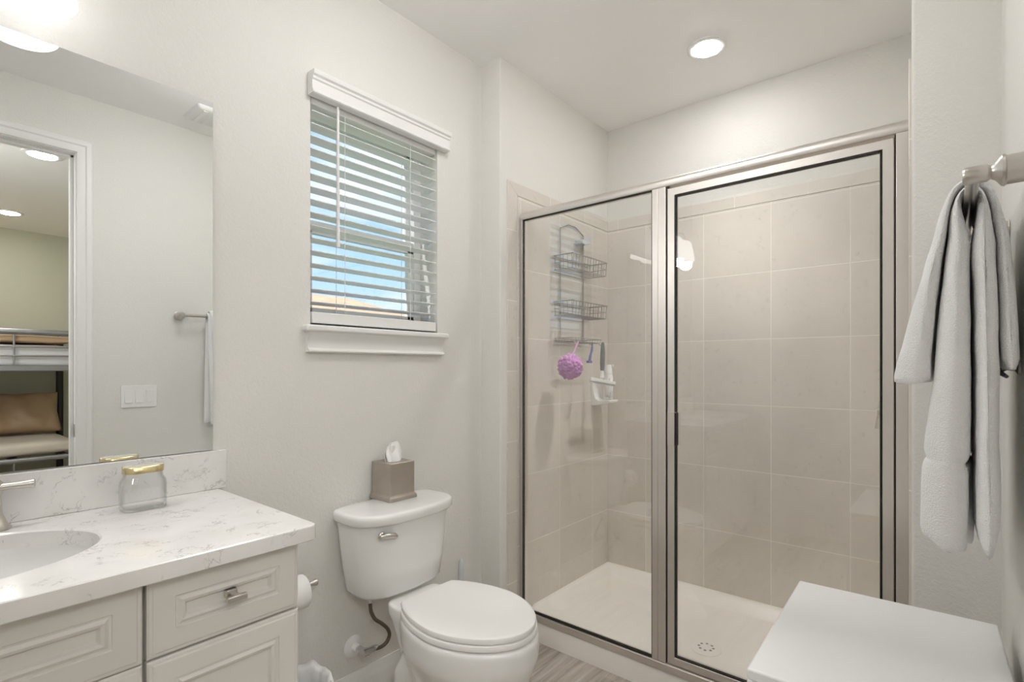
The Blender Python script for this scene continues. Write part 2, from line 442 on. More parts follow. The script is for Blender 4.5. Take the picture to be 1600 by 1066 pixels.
struct('wall_right_return', MB().prism(rrect(1.477, R+0.08, 1.660, BY+0.1, 0.009, 4), 'Z', FZ, CE), 'wall')
struct('wall_front', MB().box(-0.15, R+WT, FY-WT, FY, FZ, CE), 'wall')
DY0, DY1, DZ = -0.20, 0.583, 2.165
mb = MB().box(R, R+WT, DY1+0.02, BY+0.15, FZ, CE).box(R, R+WT, FY-WT, DY0-0.02, FZ, CE).box(R, R+WT, DY0-0.02, DY1+0.02, DZ+0.02, CE)
struct('wall_right', mb, 'wall')

# tiled shower walls (main field, then mitred border pieces)
def tile_piece(name, pts, axis, a0, a1, m): struct(name, MB().prism(pts, axis, a0, a1), m, bevel=0.0012, seg=1)
TZ0, TZ1, TZ2 = 0.070, 1.891, 1.944
tile_piece('wall_shower_left', [(1.7575, TZ0), (BY+0.002, TZ0), (BY+0.002, TZ1-0.0015), (1.7575, TZ1-0.0015)], 'X', 0.108, 0.117, M['tile_side'])
tile_piece('trim_1', [(1.691, TZ2), (1.7575, TZ1), (BY+0.002, TZ1), (BY+0.002, TZ2)], 'X', 0.108, 0.117, M['tile_top_s'])
tile_piece('trim_2', [(1.691, FZ), (1.756, FZ), (1.756, TZ1), (1.691, TZ2-0.001)], 'X', 0.108, 0.117, M['tile_front'])
tile_piece('wall_shower_back', [(0.117, TZ0), (1.472, TZ0), (1.472, TZ1-0.0015), (0.117, TZ1-0.0015)], 'Y', BY-0.004, BY+0.006, M['tile_back'])
tile_piece('trim_3', [(0.117, TZ1), (1.472, TZ1), (1.472, TZ2), (0.117, TZ2)], 'Y', BY-0.004, BY+0.006, M['tile_top_b'])
tile_piece('wall_shower_right', [(1.7575, TZ0), (BY-0.004, TZ0), (BY-0.004, TZ1-0.0015), (1.7575, TZ1-0.0015)], 'X', 1.470, 1.479, M['tile_side'])
tile_piece('trim_4', [(1.691, TZ2), (1.7575, TZ1), (BY-0.004, TZ1), (BY-0.004, TZ2)], 'X', 1.470, 1.479, M['tile_top_s'])
tile_piece('trim_5', [(1.691, FZ), (1.756, FZ), (1.756, TZ1), (1.691, TZ2-0.001)], 'X', 1.470, 1.479, M['tile_front'])

# baseboards: stepped colonial profile
BP = [(0, 0), (0.015, 0), (0.015, 0.085), (0.013, 0.092), (0.013, 0.100), (0.010, 0.106), (0.0095, 0.118), (0.006, 0.126), (0.005, 0.134), (0, 0.134)]
def baseboard(name, axis, sgn, at, a0, a1):
    if axis == 'Y': pts = [(at+sgn*p, FZ+q) for p, q in BP]; mb = MB().prism(pts, 'Y', a0, a1)
    else: pts = [(at+sgn*p, FZ+q) for p, q in BP]; mb = MB().prism(pts, 'X', a0, a1)
    struct(name, mb, 'trim')
baseboard('baseboard_left', 'Y', 1, 0.0, 0.585, 1.651)
baseboard('baseboard_left_return', 'X', -1, 1.651, 0.015, 0.104)
baseboard('baseboard_right_return', 'X', -1, 1.660, 1.482, R-0.015)
baseboard('baseboard_right', 'Y', -1, R, 0.65, 1.660)

# window
win = MB().box(-0.148, -0.100, WY0, WY0+0.035, WZ0, WZ1).box(-0.148, -0.100, WY1-0.035, WY1, WZ0, WZ1)
win.box(-0.148, -0.100, WY0+0.035, WY1-0.035, WZ1-0.035, WZ1).box(-0.148, -0.100, WY0+0.035, WY1-0.035, WZ0, WZ0+0.04)
wfr = struct('window_1', win, 'trim', bevel=0.002)
mb = MB()
ys0, ys1 = WY0+0.035, WY1-0.035
mb.box(-0.122, -0.104, ys0, ys0+0.03, WZ0+0.04, 1.625).box(-0.122, -0.104, ys1-0.03, ys1, WZ0+0.04, 1.625)
mb.box(-0.122, -0.104, ys0, ys1, 1.600, 1.645).box(-0.122, -0.104, ys0, ys1, WZ0+0.04, WZ0+0.07)
build('lower_sash', mb, 'trim', wfr, bevel=0.002)
mb = MB()
mb.box(-0.146, -0.126, ys0, ys0+0.02, 1.63, WZ1-0.035).box(-0.146, -0.126, ys1-0.02, ys1, 1.63, WZ1-0.035)
mb.box(-0.146, -0.126, ys0, ys1, 1.61, 1.64).box(-0.146, -0.126, ys0, ys1, WZ1-0.055, WZ1-0.035)
build('upper_sash', mb, 'trim', wfr, bevel=0.002)
build('lower_pane', MB().box(-0.115, -0.111, ys0+0.03, ys1-0.03, WZ0+0.07, 1.600), 'window_glass', wfr)
build('upper_pane', MB().box(-0.138, -0.134, ys0+0.02, ys1-0.02, 1.64, WZ1-0.055), 'window_glass', wfr)
# sill: stool with horns, apron with bead
mb = MB().box(-0.10, 0.0, WY0, WY1, WZ0-0.020, WZ0).box(0.0, 0.036, 0.832, 1.430, WZ0-0.020, WZ0)
build('window_stool', mb, 'trim', wfr, bevel=0.006, seg=3)
AP = [(0.0, WZ0-0.085), (0.019, WZ0-0.085), (0.021, WZ0-0.081), (0.019, WZ0-0.076), (0.013, WZ0-0.072), (0.012, WZ0-0.045), (0.020, WZ0-0.032), (0.024, WZ0-0.020), (0.0, WZ0-0.020)]
build('window_apron', MB().prism(AP, 'Y', 0.846, 1.416), 'trim', wfr)

# ---- blind
bl = thing('window_blind', 'white two inch slat blind half open in the window over the toilet', 'blind', (0.0, 1.13, WZ1))
VP = [(-0.03, 2.003), (0.030, 2.003), (0.034, 2.006), (0.034, 2.012), (0.030, 2.016), (0.030, 2.044), (0.034, 2.048), (0.034, 2.055), (0.040, 2.060), (0.042, 2.068), (0.042, 2.074), (0.0015, 2.074), (0.0015, 2.05), (-0.03, 2.04)]
mb = MB().prism([(0.002, 2.003)]+VP[1:12], 'Y', 0.852, 1.436)
build('valance', mb, 'blind', bl)
build('headrail', MB().box(-0.062, -0.006, 0.868, 1.392, 1.985, 2.040), 'blind', bl, bevel=0.002)
mb = MB(); th = math.radians(5)
NS = 16
for k in range(NS):
    zc = 1.354+k*0.0405
    rings = []
    prof = []
    for j in range(7):
        t = -0.024+0.048*j/6
        prof.append((t, 0.0030*(1-(t/0.024)**2)))
    up = [(t, c+0.0012) for t, c in prof]; dn = [(t, c-0.0012) for t, c in reversed(prof)]
    loop = [(-0.0255+t*math.cos(th)-c*math.sin(th), zc+t*math.sin(th)+c*math.cos(th)) for t, c in up+dn]
    mb.prism(loop, 'Y', 0.868, 1.392)
build('slats', mb, 'blind', bl)
build('bottom_rail', MB().box(-0.050, 0.0, 0.868, 1.392, 1.288, 1.324), 'blind', bl, bevel=0.003)
mb = MB().tube([(0.012, 0.952, 2.00), (0.013, 0.952, 1.75), (0.013, 0.953, 1.54)], [0.0045, 0.0045, 0.0055], 8)
build('tilt_wand', mb, 'white_plastic', bl)
for y in (0.985, 1.262):
    mb = MB()
    for x in (0.001, -0.052): mb.tube([(x, y, 1.985), (x, y, 1.325)], 0.0009, 6)
    build('ladder_cord', mb, 'blind', bl)

# ---- outside
struct('ground', MB().box(-60, -0.2, -40, 60, -3.6, -3.5), 'lawn')
h = thing('neighbor_house', 'neighbour house with tan tile hip roof seen low through the window', 'house', (-11.0, 6.0, -3.5))
build('house_wall', MB().box(-17, -9.0, 2.0, 12.5, -3.5, 1.7), 'stucco', h)
mb = MB(); b = mb.bm
e = [b.verts.new(p) for p in ((-8.5, 1.5, 1.62), (-8.5, 13.0, 1.62), (-17.5, 13.0, 1.62), (-17.5, 1.5, 1.62))]
e2 = [b.verts.new((v.co.x, v.co.y, 1.75)) for v in e]
r1 = b.verts.new((-13.0, 5.5, 3.35)); r2 = b.verts.new((-13.0, 9.4, 3.35))
for i in range(4): mb.face((e[i], e[(i+1) % 4], e2[(i+1) % 4], e2[i]))
mb.face(e[::-1]); mb.face((e2[0], e2[1], r2, r1)); mb.face((e2[1], e2[2], r2)); mb.face((e2[2], e2[3], r1, r2)); mb.face((e2[3], e2[0], r1))
build('roof', mb, 'roof', h)

# ---- door opening in the right wall with jamb and casing
mb = MB()
mb.box(R-0.001, R+WT+0.001, DY1, DY1+0.02, FZ, DZ+0.02).box(R-0.001, R+WT+0.001, DY0-0.02, DY0, FZ, DZ+0.02).box(R-0.001, R+WT+0.001, DY0, DY1, DZ, DZ+0.02)
mb.box(R+0.045, R+0.080, DY1-0.012, DY1, FZ, DZ).box(R+0.045, R+0.080, DY0, DY0+0.012, FZ, DZ).box(R+0.045, R+0.080, DY0, DY1, DZ-0.012, DZ)
dr = struct('door_1', mb, 'trim', bevel=0.0015)
cw = 0.060
CP = [(0.0, 0.0), (0.0, 0.010), (0.012, 0.013), (0.030, 0.013), (0.036, 0.018), (0.052, 0.018), (cw, 0.012), (cw, 0.0)]
def casing(xf, sx):
    mb = MB()
    def ring(y, z, dy, dz): return [(xf+sx*d, y+dy*p, z+dz*p) for p, d in CP]
    i0, i1, zt = DY0-0.004, DY1+0.004, DZ+0.004
    mb.loft([ring(i1, FZ, 1, 0), ring(i1, zt, 1, 1), ring(i0, zt, -1, 1), ring(i0, FZ, -1, 0)])
    return mb
build('casing', casing(R, -1), 'trim', dr)
build('casing', casing(R+WT, 1), 'trim', dr)
mb = MB().box(R+0.012, R+0.042, DY1-0.0015, DY1+0.0005, 0.815, 0.875)
build('strike_plate', mb, 'nickel', dr, bevel=0.001)

# ================================================================== BEDROOM seen in the mirror
BX = 5.20
struct('floor_bedroom', MB().box(R+WT, BX+0.12, -2.6, 1.75, FZ-0.1, FZ), 'bed_carpet')
struct('ceiling_bedroom', MB().box(R+WT, BX+0.12, -2.6, 1.75, CE, CE+0.1), 'ceiling')
struct('wall_bedroom_far', MB().box(BX, BX+0.12, -2.6, 1.75, FZ, CE), 'bed_wall')
struct('wall_bedroom_side', MB().box(R+WT, BX, 1.60, 1.75, FZ, CE), 'bed_wall')
mb = MB().box(R+WT, 2.3, -2.6, -2.45, FZ, CE).box(4.3, BX, -2.6, -2.45, FZ, CE).box(2.3, 4.3, -2.6, -2.45, FZ, 0.7).box(2.3, 4.3, -2.6, -2.45, 2.15, CE)
struct('wall_bedroom_front', mb, 'bed_wall')
struct('wall_bedroom_near', MB().box(R+WT-0.05, R+WT, -2.6, FY-WT, FZ, CE), 'bed_wall')
mb = MB().box(2.3, 2.35, -2.58, -2.5, 0.7, 2.15).box(4.25, 4.3, -2.58, -2.5, 0.7, 2.15).box(2.35, 4.25, -2.58, -2.5, 0.7, 0.75).box(2.35, 4.25, -2.58, -2.5, 2.1, 2.15).box(3.275, 3.325, -2.58, -2.5, 0.75, 2.1)
w2 = struct('added_window', mb, 'trim', bevel=0.002)  # unseen window added so sky light enters the bedroom
build('pane', MB().box(2.35, 4.25, -2.545, -2.540, 0.75, 2.1), 'window_glass', w2)

bx0, bx1, byA, byB = 4.18, 5.12, -0.98, 1.10
bed = thing('bunk_bed', 'silver tubular bunk bed beyond the doorway, seen in the mirror', 'bed', ((bx0+bx1)/2, (byA+byB)/2, FZ))
for x in (bx0, bx1):
    for y in (byA, byB):
        build('post', MB().tube([(x, y, FZ), (x, y, 1.45)], 0.028, 12), 'bed_dark' if x == bx1 else 'bed_metal', bed)
for x in (bx0, bx1):
    build('top_rail', MB().tube([(x, byA, 1.435), (x, byB, 1.435)], 0.024, 12), 'bed_metal', bed)
    for z in (1.315, 1.243):
        build('guard_rail', MB().tube([(x, byA, z), (x, byB, z)], 0.008, 8), 'bed_metal', bed)
    build('upper_side_beam', MB().box(x-0.016, x+0.016, byA, byB, 1.118, 1.168), 'bed_metal', bed, bevel=0.006)
    build('lower_side_beam', MB().tube([(x, byA, 0.40), (x, byB, 0.40)], 0.020, 10), 'bed_metal', bed)
    for y in (-0.55, 0.06, 0.665):
        build('guard_upright', MB().tube([(x, y, 1.16), (x, y, 1.43)], 0.007, 8), 'bed_metal', bed)
        build('under_strut', MB().tube([(x, y, FZ+0.01), (x, y, 0.39)], 0.007, 8), 'bed_metal', bed)
for y in (byA, byB):
    for z in (0.40, 1.14, 1.435):
        build('end_rail', MB().tube([(bx0, y, z), (bx1, y, z)], 0.018, 10), 'bed_metal', bed)
for zz in (1.146, 0.405):
    for k in range(7):
        y = byA+0.1+k*0.31
        build('bed_slat', MB().box(bx0, bx1, y-0.03, y+0.03, zz, zz+0.008), 'bed_metal', bed)
def soft_box(x0, x1, y0, y1, z0, z1, r, nz, amp, seed, sag=0.0, nx=28, ny=40):
    mb = MB(); bm = mb.bm
    mb.box(x0, x1, y0, y1, z0, z1)
    bmesh.ops.subdivide_edges(bm, edges=bm.edges, cuts=nz, use_grid_fill=True)
    c = Vector(((x0+x1)/2, (y0+y1)/2, (z0+z1)/2)); hx, hy, hz = (x1-x0)/2, (y1-y0)/2, (z1-z0)/2
    for v in bm.verts:
        d = v.co-c
        q = Vector((max(-hx+r, min(hx-r, d.x)), max(-hy+r, min(hy-r, d.y)), max(-hz+r, min(hz-r, d.z))))
        e = d-q
        if e.length > 1e-6: v.co = c+q+e.normalized()*min(e.length, r)
        v.co += Vector((0, 0, 1))*amp*mnoise.noise(v.co*6+Vector((seed, 0, 0)))+Vector((1, 0, 0))*amp*0.6*mnoise.noise(v.co*8+Vector((0, seed, 3)))
        if sag and d.z < 0: v.co.z -= sag*(1-(d.x/hx)**2)*(1-(d.y/hy)**4)
    return mb
mt = build('mattress', soft_box(bx0+0.035, bx1-0.035, byA+0.035, byB-0.035, 1.157, 1.335, 0.03, 14, 0.004, 2.0), 'white_sheet', origin=((bx0+bx1)/2, 0.06, 1.157))
tag(mt, 'white mattress behind the guard rails of the upper bunk, in the mirror', 'mattress')
mt = build('blanket', soft_box(bx0+0.03, bx1-0.03, byA+0.04, byB-0.05, 1.352, 1.412, 0.028, 14, 0.008, 5.0), 'peach_sheet', origin=((bx0+bx1)/2, 0.06, 1.34))
tag(mt, 'peach tan blanket folded over the upper bunk, in the mirror', 'blanket')
mt = build('mattress', soft_box(bx0+0.03, bx1-0.035, byA+0.035, byB-0.035, 0.425, 0.535, 0.045, 14, 0.006, 8.0), 'cream_sheet', origin=((bx0+bx1)/2, 0.06, 0.42))
tag(mt, 'cream covered mattress on the lower bunk, in the mirror', 'mattress')
def pillow_mb(cx, cy, cz, lx, ly, lz):
    def f(u, v, s):
        a, b = 2*u-1, 2*v-1
        t = (max(0, (1-a**4))*max(0, (1-b**4)))**0.55
        pinch = 1+0.06*(abs(a*b))
        x = a*lx*pinch; y = b*ly*pinch
        z = s*lz*t+0.012*mnoise.noise(Vector((a*3, b*5, s)))*t+0.010*math.sin(9*b+3*a)*t
        return x, y, z
    tilt = math.radians(62); mb = MB()
    n, k = 26, 34; V = {}
    for s in (1, -1):
        for i in range(n+1):
            for j in range(k+1):
                if s == -1 and (i in (0, n) or j in (0, k)): V[(s, i, j)] = V[(1, i, j)]; continue
                x, y, z = f(i/n, j/k, s)
                V[(s, i, j)] = mb.bm.verts.new((cx+x*math.cos(tilt)-z*math.sin(tilt), cy+y, cz+x*math.sin(tilt)+z*math.cos(tilt)))
    for s in (1, -1):
        for i in range(n):
            for j in range(k): mb.face((V[(s, i, j)], V[(s, i+1, j)], V[(s, i+1, j+1)], V[(s, i, j+1)]))
    return mb
pl = build('pillow', pillow_mb(4.93, 0.74, 0.735, 0.19, 0.31, 0.075), 'tan_sheet', origin=(4.93, 0.74, 0.735), smooth=180)
tag(pl, 'tan satin pillow propped at the back of the lower bunk, in the mirror', 'pillow')

def can_light(name, x, y, r, glow, label):
    t = thing(name, label, 'ceiling light', (x, y, CE))
    mb = MB().lathe([(r*1.42, 0), (r*1.42, -0.004), (r*1.30, -0.007), (r*1.05, -0.0065), (r*1.0, -0.001)], (x, y, CE), 'Z', 48)
    build('trim_ring', mb, 'white_plastic', t)
    mb = MB().lathe([(r*1.03, -0.003), (r*1.0, -0.0085), (r*0.9, -0.0105), (r*0.3, -0.0115), (0.001, -0.0115)], (x, y, CE), 'Z', 40)
    build('lens', mb, glow, t)
    return t
can_light('recessed_light', 0.797, 2.135, 0.054, 'can_glow', 'round recessed ceiling light glowing above the shower')
dm = thing('fill_light', 'added out-of-view fill light, a white glass dome over the bathroom floor', 'ceiling light', (0.8, 0.98, CE))  # fill lamp added out of view to even the bathroom light
mb = MB().lathe([(0.060, -0.0005), (0.062, -0.010), (0.055, -0.020), (0.010, -0.022), (0.010, -0.030), (0.060, -0.032), (0.060, -0.036), (0.001, -0.036)], (0.8, 0.98, CE), 'Z', 32)
build('canopy', mb, 'nickel', dm)
build('globe', MB().lathe([(0.001, -0.0365), (0.10, -0.038), (0.15, -0.048), (0.165, -0.070), (0.160, -0.105), (0.13, -0.140), (0.07, -0.162), (0.001, -0.170)], (0.8, 0.98, CE), 'Z', 40), 'fill_glow', dm, smooth=60)
sl = bpy.data.lights.new('shower_downlight', 'SPOT'); sl.energy = SHOWER_SPOT; sl.spot_size = math.radians(92); sl.spot_blend = 1.0; sl.shadow_soft_size = 0.05; sl.color = (1, 0.965, 0.92)
slo = bpy.data.objects.new('shower_downlight', sl); COL.objects.link(slo); slo.location = (0.797, 2.135, CE-0.03)
can_light('recessed_light', 2.70, 0.620, 0.068, 'bed_glow', 'recessed light nearest the doorway in the mirrored bedroom ceiling')
can_light('recessed_light', 4.49, 0.670, 0.068, 'bed_glow', 'recessed light farther back over the bunk bed in the mirrored ceiling')

dm = thing('fill_light', 'added out-of-view fill globe hanging in the bedroom outside the doorway', 'ceiling light', (2.55, -0.45, CE))  # unseen globe added to send fill light through the doorway
mb = MB().lathe([(0.060, -0.0005), (0.062, -0.010), (0.055, -0.020), (0.010, -0.022), (0.010, -0.25), (0.045, -0.255), (0.045, -0.265), (0.001, -0.265)], (2.55, -0.45, CE), 'Z', 32)
build('canopy', mb, 'nickel', dm)
build('globe', MB().lathe([(0.001, -0.2655), (0.12, -0.268), (0.20, -0.31), (0.23, -0.39), (0.21, -0.48), (0.15, -0.55), (0.07, -0.585), (0.001, -0.59)], (2.55, -0.45, CE), 'Z', 40), 'bed_fill_glow', dm, smooth=60)

# ================================================================== VANITY
VY0, VY1 = -0.475, 0.567
van = thing('vanity_cabinet', 'off-white bathroom vanity cabinet with moulded drawer and door fronts', 'cabinet', (0.25, 0.05, FZ))
mb = MB().box(0.002, 0.470, VY0, VY0+0.018, FZ+0.10, 0.783).box(0.002, 0.470, VY1-0.018, VY1, FZ+0.10, 0.783).box(0.002, 0.470, VY0+0.018, VY1-0.018, FZ+0.10, FZ+0.118).box(0.002, 0.008, VY0+0.018, VY1-0.018, FZ+0.118, 0.783).box(0.455, 0.470, VY0+0.018, VY1-0.018, FZ+0.118, 0.783).box(0.002, 0.410, VY0, VY1, FZ, FZ+0.0995)
build('cabinet_body', mb, 'cabinet', van, bevel=0.001)
FR = [(0.0, 0.0), (0.0, 0.015), (0.003, 0.0175), (0.007, 0.018), (0.009, 0.020), (0.012, 0.0205), (0.042, 0.0205), (0.0435, 0.018), (0.047, 0.0175), (0.053, 0.0210), (0.058, 0.0190), (0.061, 0.0130), (0.0625, 0.0115), (0.070, 0.0115)]
def front(name, y0, y1, z0, z1):
    mb = MB(); rings = []
    for i, d in FR:
        x = 0.4755+d
        rings.append([(x, y0+i, z0+i), (x, y1-i, z0+i), (x, y1-i, z1-i), (x, y0+i, z1-i)])
    mb.loft(rings)
    return build(name, mb, 'cabinet', van, smooth=12)
def pull(parent, y, z, horiz=True):
    mb = MB()
    lx = 0.022 if horiz else 0.006
    a, c = (0.018, 0.0055) if horiz else (0.0055, 0.018)
    mb.box(0.4955-0.008, 0.502, y-0.012, y+0.008, z-0.002, z+0.012)
    mb.box(0.500, 0.517, y-0.006, y+0.006, z-0.004, z+0.006)
    mb.box(0.513, 0.523, y-a, y+a, z-c, z+c)
    return build('pull', mb, 'nickel', parent, bevel=0.0015, seg=2)
front('false_front', -0.176, 0.282, 0.640, 0.7835)
d = front('drawer', 0.2885, 0.560, 0.642, 0.7835); pull(d, 0.426, 0.712)
d = front('drawer', -0.470, -0.182, 0.642, 0.7835); pull(d, -0.326, 0.712)
for y0, y1, hy in ((0.2885, 0.560, 0.31), (0.055, 0.282, 0.08), (-0.176, 0.049, 0.025), (-0.470, -0.182, -0.205)):
    front('cabinet_door', y0, y1, 0.09, 0.638)

# countertop with oval cut-out
ctr = thing('countertop', 'white veined quartz countertop with backsplash on the vanity', 'countertop', (0.26, 0.05, 0.784))
SCX, SCY, SAX, SAY = 0.252, 0.05, 0.165, 0.222
peri = rrect(0.002, 0.527, VY0-0.015, 0.589, 0.022, 6)
def lerp(a, b, t): return a+(b-a)*t
dense = []
for i in range(len(peri)):
    a, b_ = peri[i], peri[(i+1) % len(peri)]
    k = max(1, int(math.dist(a, b_)/0.03))
    for j in range(k): dense.append((lerp(a[0], b_[0], j/k), lerp(a[1], b_[1], j/k)))
inn = []
for x, y in dense:
    a = math.atan2((y-SCY)/SAY, (x-SCX)/SAX); inn.append((SCX+SAX*math.cos(a), SCY+SAY*math.sin(a)))
mb = MB()
ZB, ZT = 0.784, 0.816
mb.loft([[(x, y, ZB) for x, y in inn], [(x, y, ZT-0.003) for x, y in inn], [(lerp(x, SCX, -0.02), lerp(y, SCY, -0.016), ZT) for x, y in inn],
         [(lerp(x, SCX, 0.01), lerp(y, SCY, 0.01), ZT) for x, y in dense], [(lerp(x, SCX, 0.002), lerp(y, SCY, 0.002), ZT-0.002) for x, y in dense], [(x, y, ZT-0.005) for x, y in dense],
         [(x, y, ZB+0.002) for x, y in dense], [(lerp(x, SCX, 0.006), lerp(y, SCY, 0.006), ZB) for x, y in dense], [(x, y, ZB) for x, y in inn]], False, False)
bmesh.ops.remove_doubles(mb.bm, verts=mb.bm.verts, dist=1e-5)
build('slab', mb, 'quartz', ctr, smooth=15)
build('backsplash', MB().box(0.001, 0.021, VY0-0.015, 0.604, ZT+0.0005, 0.920), 'quartz', ctr, bevel=0.0015)
mb = MB(); rings = []
for k in range(13):
    t = k/12*PI/2
    sc = 1.02*math.cos(t)**0.55 if k < 12 else 0.10
    z = 0.7835-0.135*math.sin(t)**1.3
    rings.append([(SCX-0.01*math.sin(t)+SAX*sc*math.cos(2*PI*j/64), SCY+SAY*sc*math.sin(2*PI*j/64), z) for j in range(64)])
outer = [[(x, y, z-0.012) for x, y, z in r] for r in rings]
rim = [[(SCX+(SAX+0.025)*math.cos(2*PI*j/64), SCY+(SAY+0.025)*math.sin(2*PI*j/64), 0.7835) for j in range(64)], [(SCX+(SAX+0.025)*math.cos(2*PI*j/64), SCY+(SAY+0.025)*math.sin(2*PI*j/64), 0.772) for j in range(64)]]
mb.loft(list(reversed(rings))+rim+outer)
sk = thing('sink', 'white oval undermount sink set into the quartz countertop', 'sink', (SCX, SCY, 0.64))
build('basin', mb, 'porcelain', sk, smooth=60)
build('drain', MB().lathe([(0.024, 0), (0.024, 0.003), (0.018, 0.005), (0.001, 0.005)], (SCX-0.01, SCY, 0.649), 'Z', 24), 'nickel', sk)

# faucet: widespread, flared bases and lever handles
fc = thing('faucet', 'brushed nickel widespread faucet behind the sink', 'faucet', (0.065, 0.05, ZT))
def flare(y, h): return [(0.027, 0), (0.027, 0.004), (0.020, 0.014), (0.014, 0.03), (0.012, h)]
for y, s in ((0.142, 1), (-0.042, -1)):
    mb = MB().lathe(flare(y, 0.066)+[(0.015, 0.072), (0.015, 0.094), (0.011, 0.100), (0.001, 0.100)], (0.062, y, ZT+0.0005), 'Z', 28)
    hd = build('handle', mb, 'nickel', fc)
    mb = MB().lathe([(0.0075, 0.0), (0.0075, 0.035), (0.0085, 0.05), (0.0100, 0.057), (0.0102, 0.060), (0.008, 0.062), (0.0005, 0.062)] if s > 0 else [(0.0005, -0.062), (0.008, -0.062), (0.0102, -0.060), (0.0085, -0.05), (0.0075, -0.035), (0.0075, 0.0)], (0.068, y, ZT+0.0865), 'Y', 20)
    build('lever', mb, 'nickel', hd)
mb = MB().lathe(flare(0.05, 0.06)+[(0.012, 0.07)], (0.062, 0.05, ZT+0.0005), 'Z', 28)
mb.tube([(0.062, 0.05, ZT+0.05), (0.062, 0.05, ZT+0.12), (0.072, 0.05, ZT+0.155), (0.10, 0.05, ZT+0.172), (0.14, 0.05, ZT+0.165), (0.165, 0.05, ZT+0.14), (0.17, 0.05, ZT+0.125)], 0.011, 14)
build('spout', mb, 'nickel', fc)

# jar
def sup(cx, cy, ax, ay, z, n=3.2, k=48):
    out = []
    for j in range(k):
        t = 2*PI*j/k; c, s = math.cos(t), math.sin(t)
        out.append((cx+ax*math.copysign(abs(c)**(2/n), c), cy+ay*math.copysign(abs(s)**(2/n), s), z))
    return out
jx, jy = 0.102, 0.388
jr = thing('jar', 'empty clear glass jar with gold lid on the vanity countertop', 'jar', (jx, jy, ZT))
prof = [(0.026, 0.040, 0.0006), (0.029, 0.0435, 0.003), (0.030, 0.045, 0.010), (0.030, 0.045, 0.058), (0.029, 0.043, 0.068), (0.025, 0.038, 0.076), (0.0245, 0.037, 0.086)]
inn_ = [(0.022, 0.0345, 0.086), (0.0225, 0.036, 0.075), (0.0265, 0.041, 0.066), (0.0275, 0.0425, 0.058), (0.0275, 0.0425, 0.012), (0.024, 0.039, 0.007)]
mb = MB().loft([sup(jx, jy, a, b_, ZT+z, 3.6) for a, b_, z in prof+inn_])
build('glass_body', mb, 'jar_glass', jr)
mb = MB().loft([sup(jx, jy, a, b_, ZT+z, 2.6) for a, b_, z in ((0.0255, 0.039, 0.0865), (0.027, 0.0405, 0.0865), (0.027, 0.0405, 0.100), (0.0255, 0.039, 0.1015))])
ld = build('lid', mb, 'gold', jr, smooth=50)
mb = MB().loft([sup(jx, jy, a, b_, ZT+z, 2.6) for a, b_, z in ((0.0245, 0.038, 0.1012), (0.0245, 0.038, 0.1022), (0.02, 0.032, 0.1025))])
build('lid_top', mb, 'lid_sheen', ld)

# mirror
mi = build('mirror', MB().box(0.0005, 0.0055, VY0+0.005, 0.575, 0.9215, 1.869), 'mirror', origin=(0.003, 0.05, 0.9215))
tag(mi, 'large frameless wall mirror above the vanity', 'mirror')

# vanity light
vl = thing('vanity_light', 'three-shade vanity light glowing above the mirror', 'wall light', (0.0, 0.045, 2.06))
build('backplate', MB().prism(rrect(-0.17, 0.26, 2.085, 2.145, 0.01, 4), 'X', 0.0005, 0.022), 'nickel', vl, bevel=0.003)
for y in (0.2, 0.04, -0.12):
    mb = MB().tube([(0.02, y, 2.115), (0.06, y, 2.118), (0.09, y, 2.11), (0.1, y, 2.085), (0.1, y, 2.055)], 0.008, 10)
    build('arm', mb, 'nickel', vl)
    mb = MB().lathe([(0.001, 0.150), (0.025, 0.150), (0.038, 0.140), (0.050, 0.11), (0.060, 0.06), (0.068, 0.014), (0.068, 0.006), (0.063, 0.001), (0.05, 0.0), (0.001, 0.0)], (0.1, y, 1.906), 'Z', 40)
    build('shade', mb, 'shade_glow', vl, smooth=60)
    bulb = bpy.data.lights.new('vanity_bulb', 'SPOT'); bulb.energy = VANITY_SPOT; bulb.spot_size = math.radians(145); bulb.spot_blend = 1.0; bulb.shadow_soft_size = 0.045; bulb.color = (1, 0.985, 0.965)
    bo_ = bpy.data.objects.new('vanity_bulb', bulb); COL.objects.link(bo_); bo_.location = (0.105, y, 1.89)
    bo_.rotation_euler = Vector((1.0, 0.25, -0.75)).to_track_quat('-Z', 'Y').to_euler()

# switch plate on the right wall (seen in the mirror)
sw = thing('light_switch', 'white three-gang rocker switch plate reflected in the mirror', 'light switch', (R, 0.836, 1.0))
build('plate', MB().prism(rrect(0.758, 0.914, 0.944, 1.056, 0.004, 3), 'X', R-0.006, R-0.0005), 'white_plastic', sw, bevel=0.002)
for k, y in enumerate((0.790, 0.836, 0.882)):
    s = 1 if k < 2 else -1
    pts = [(R-0.006, 0.968), (R-0.0075-(0.004 if s > 0 else 0), 0.968), (R-0.0078, 1.0), (R-0.0075-(0.004 if s < 0 else 0), 1.032), (R-0.006, 1.032)]
    build('rocker', MB().prism(pts, 'Y', y-0.0165, y+0.0165), 'white_plastic', sw, bevel=0.0008)
# ceiling vent (mirror)
vt = thing('ceiling_vent', 'white ceiling vent grille reflected at the top of the mirror', 'vent', (1.40, 1.12, CE))
mb = MB().loft([[(x, y, CE-0.0005) for x, y in rrect(1.285, 1.500, 0.985, 1.265, 0.012, 4)], [(x, y, CE-0.012) for x, y in rrect(1.292, 1.493, 0.992, 1.258, 0.012, 4)], [(x, y, CE-0.016) for x, y in rrect(1.305, 1.480, 1.005, 1.245, 0.01, 4)]])
build('cover', mb, 'white_plastic', vt, smooth=40)
mb = MB()
for k in range(5): mb.box(1.315, 1.470, 1.022+k*0.044, 1.040+k*0.044, CE-0.019, CE-0.0155)
build('louvers', mb, 'white_plastic', vt, bevel=0.001)

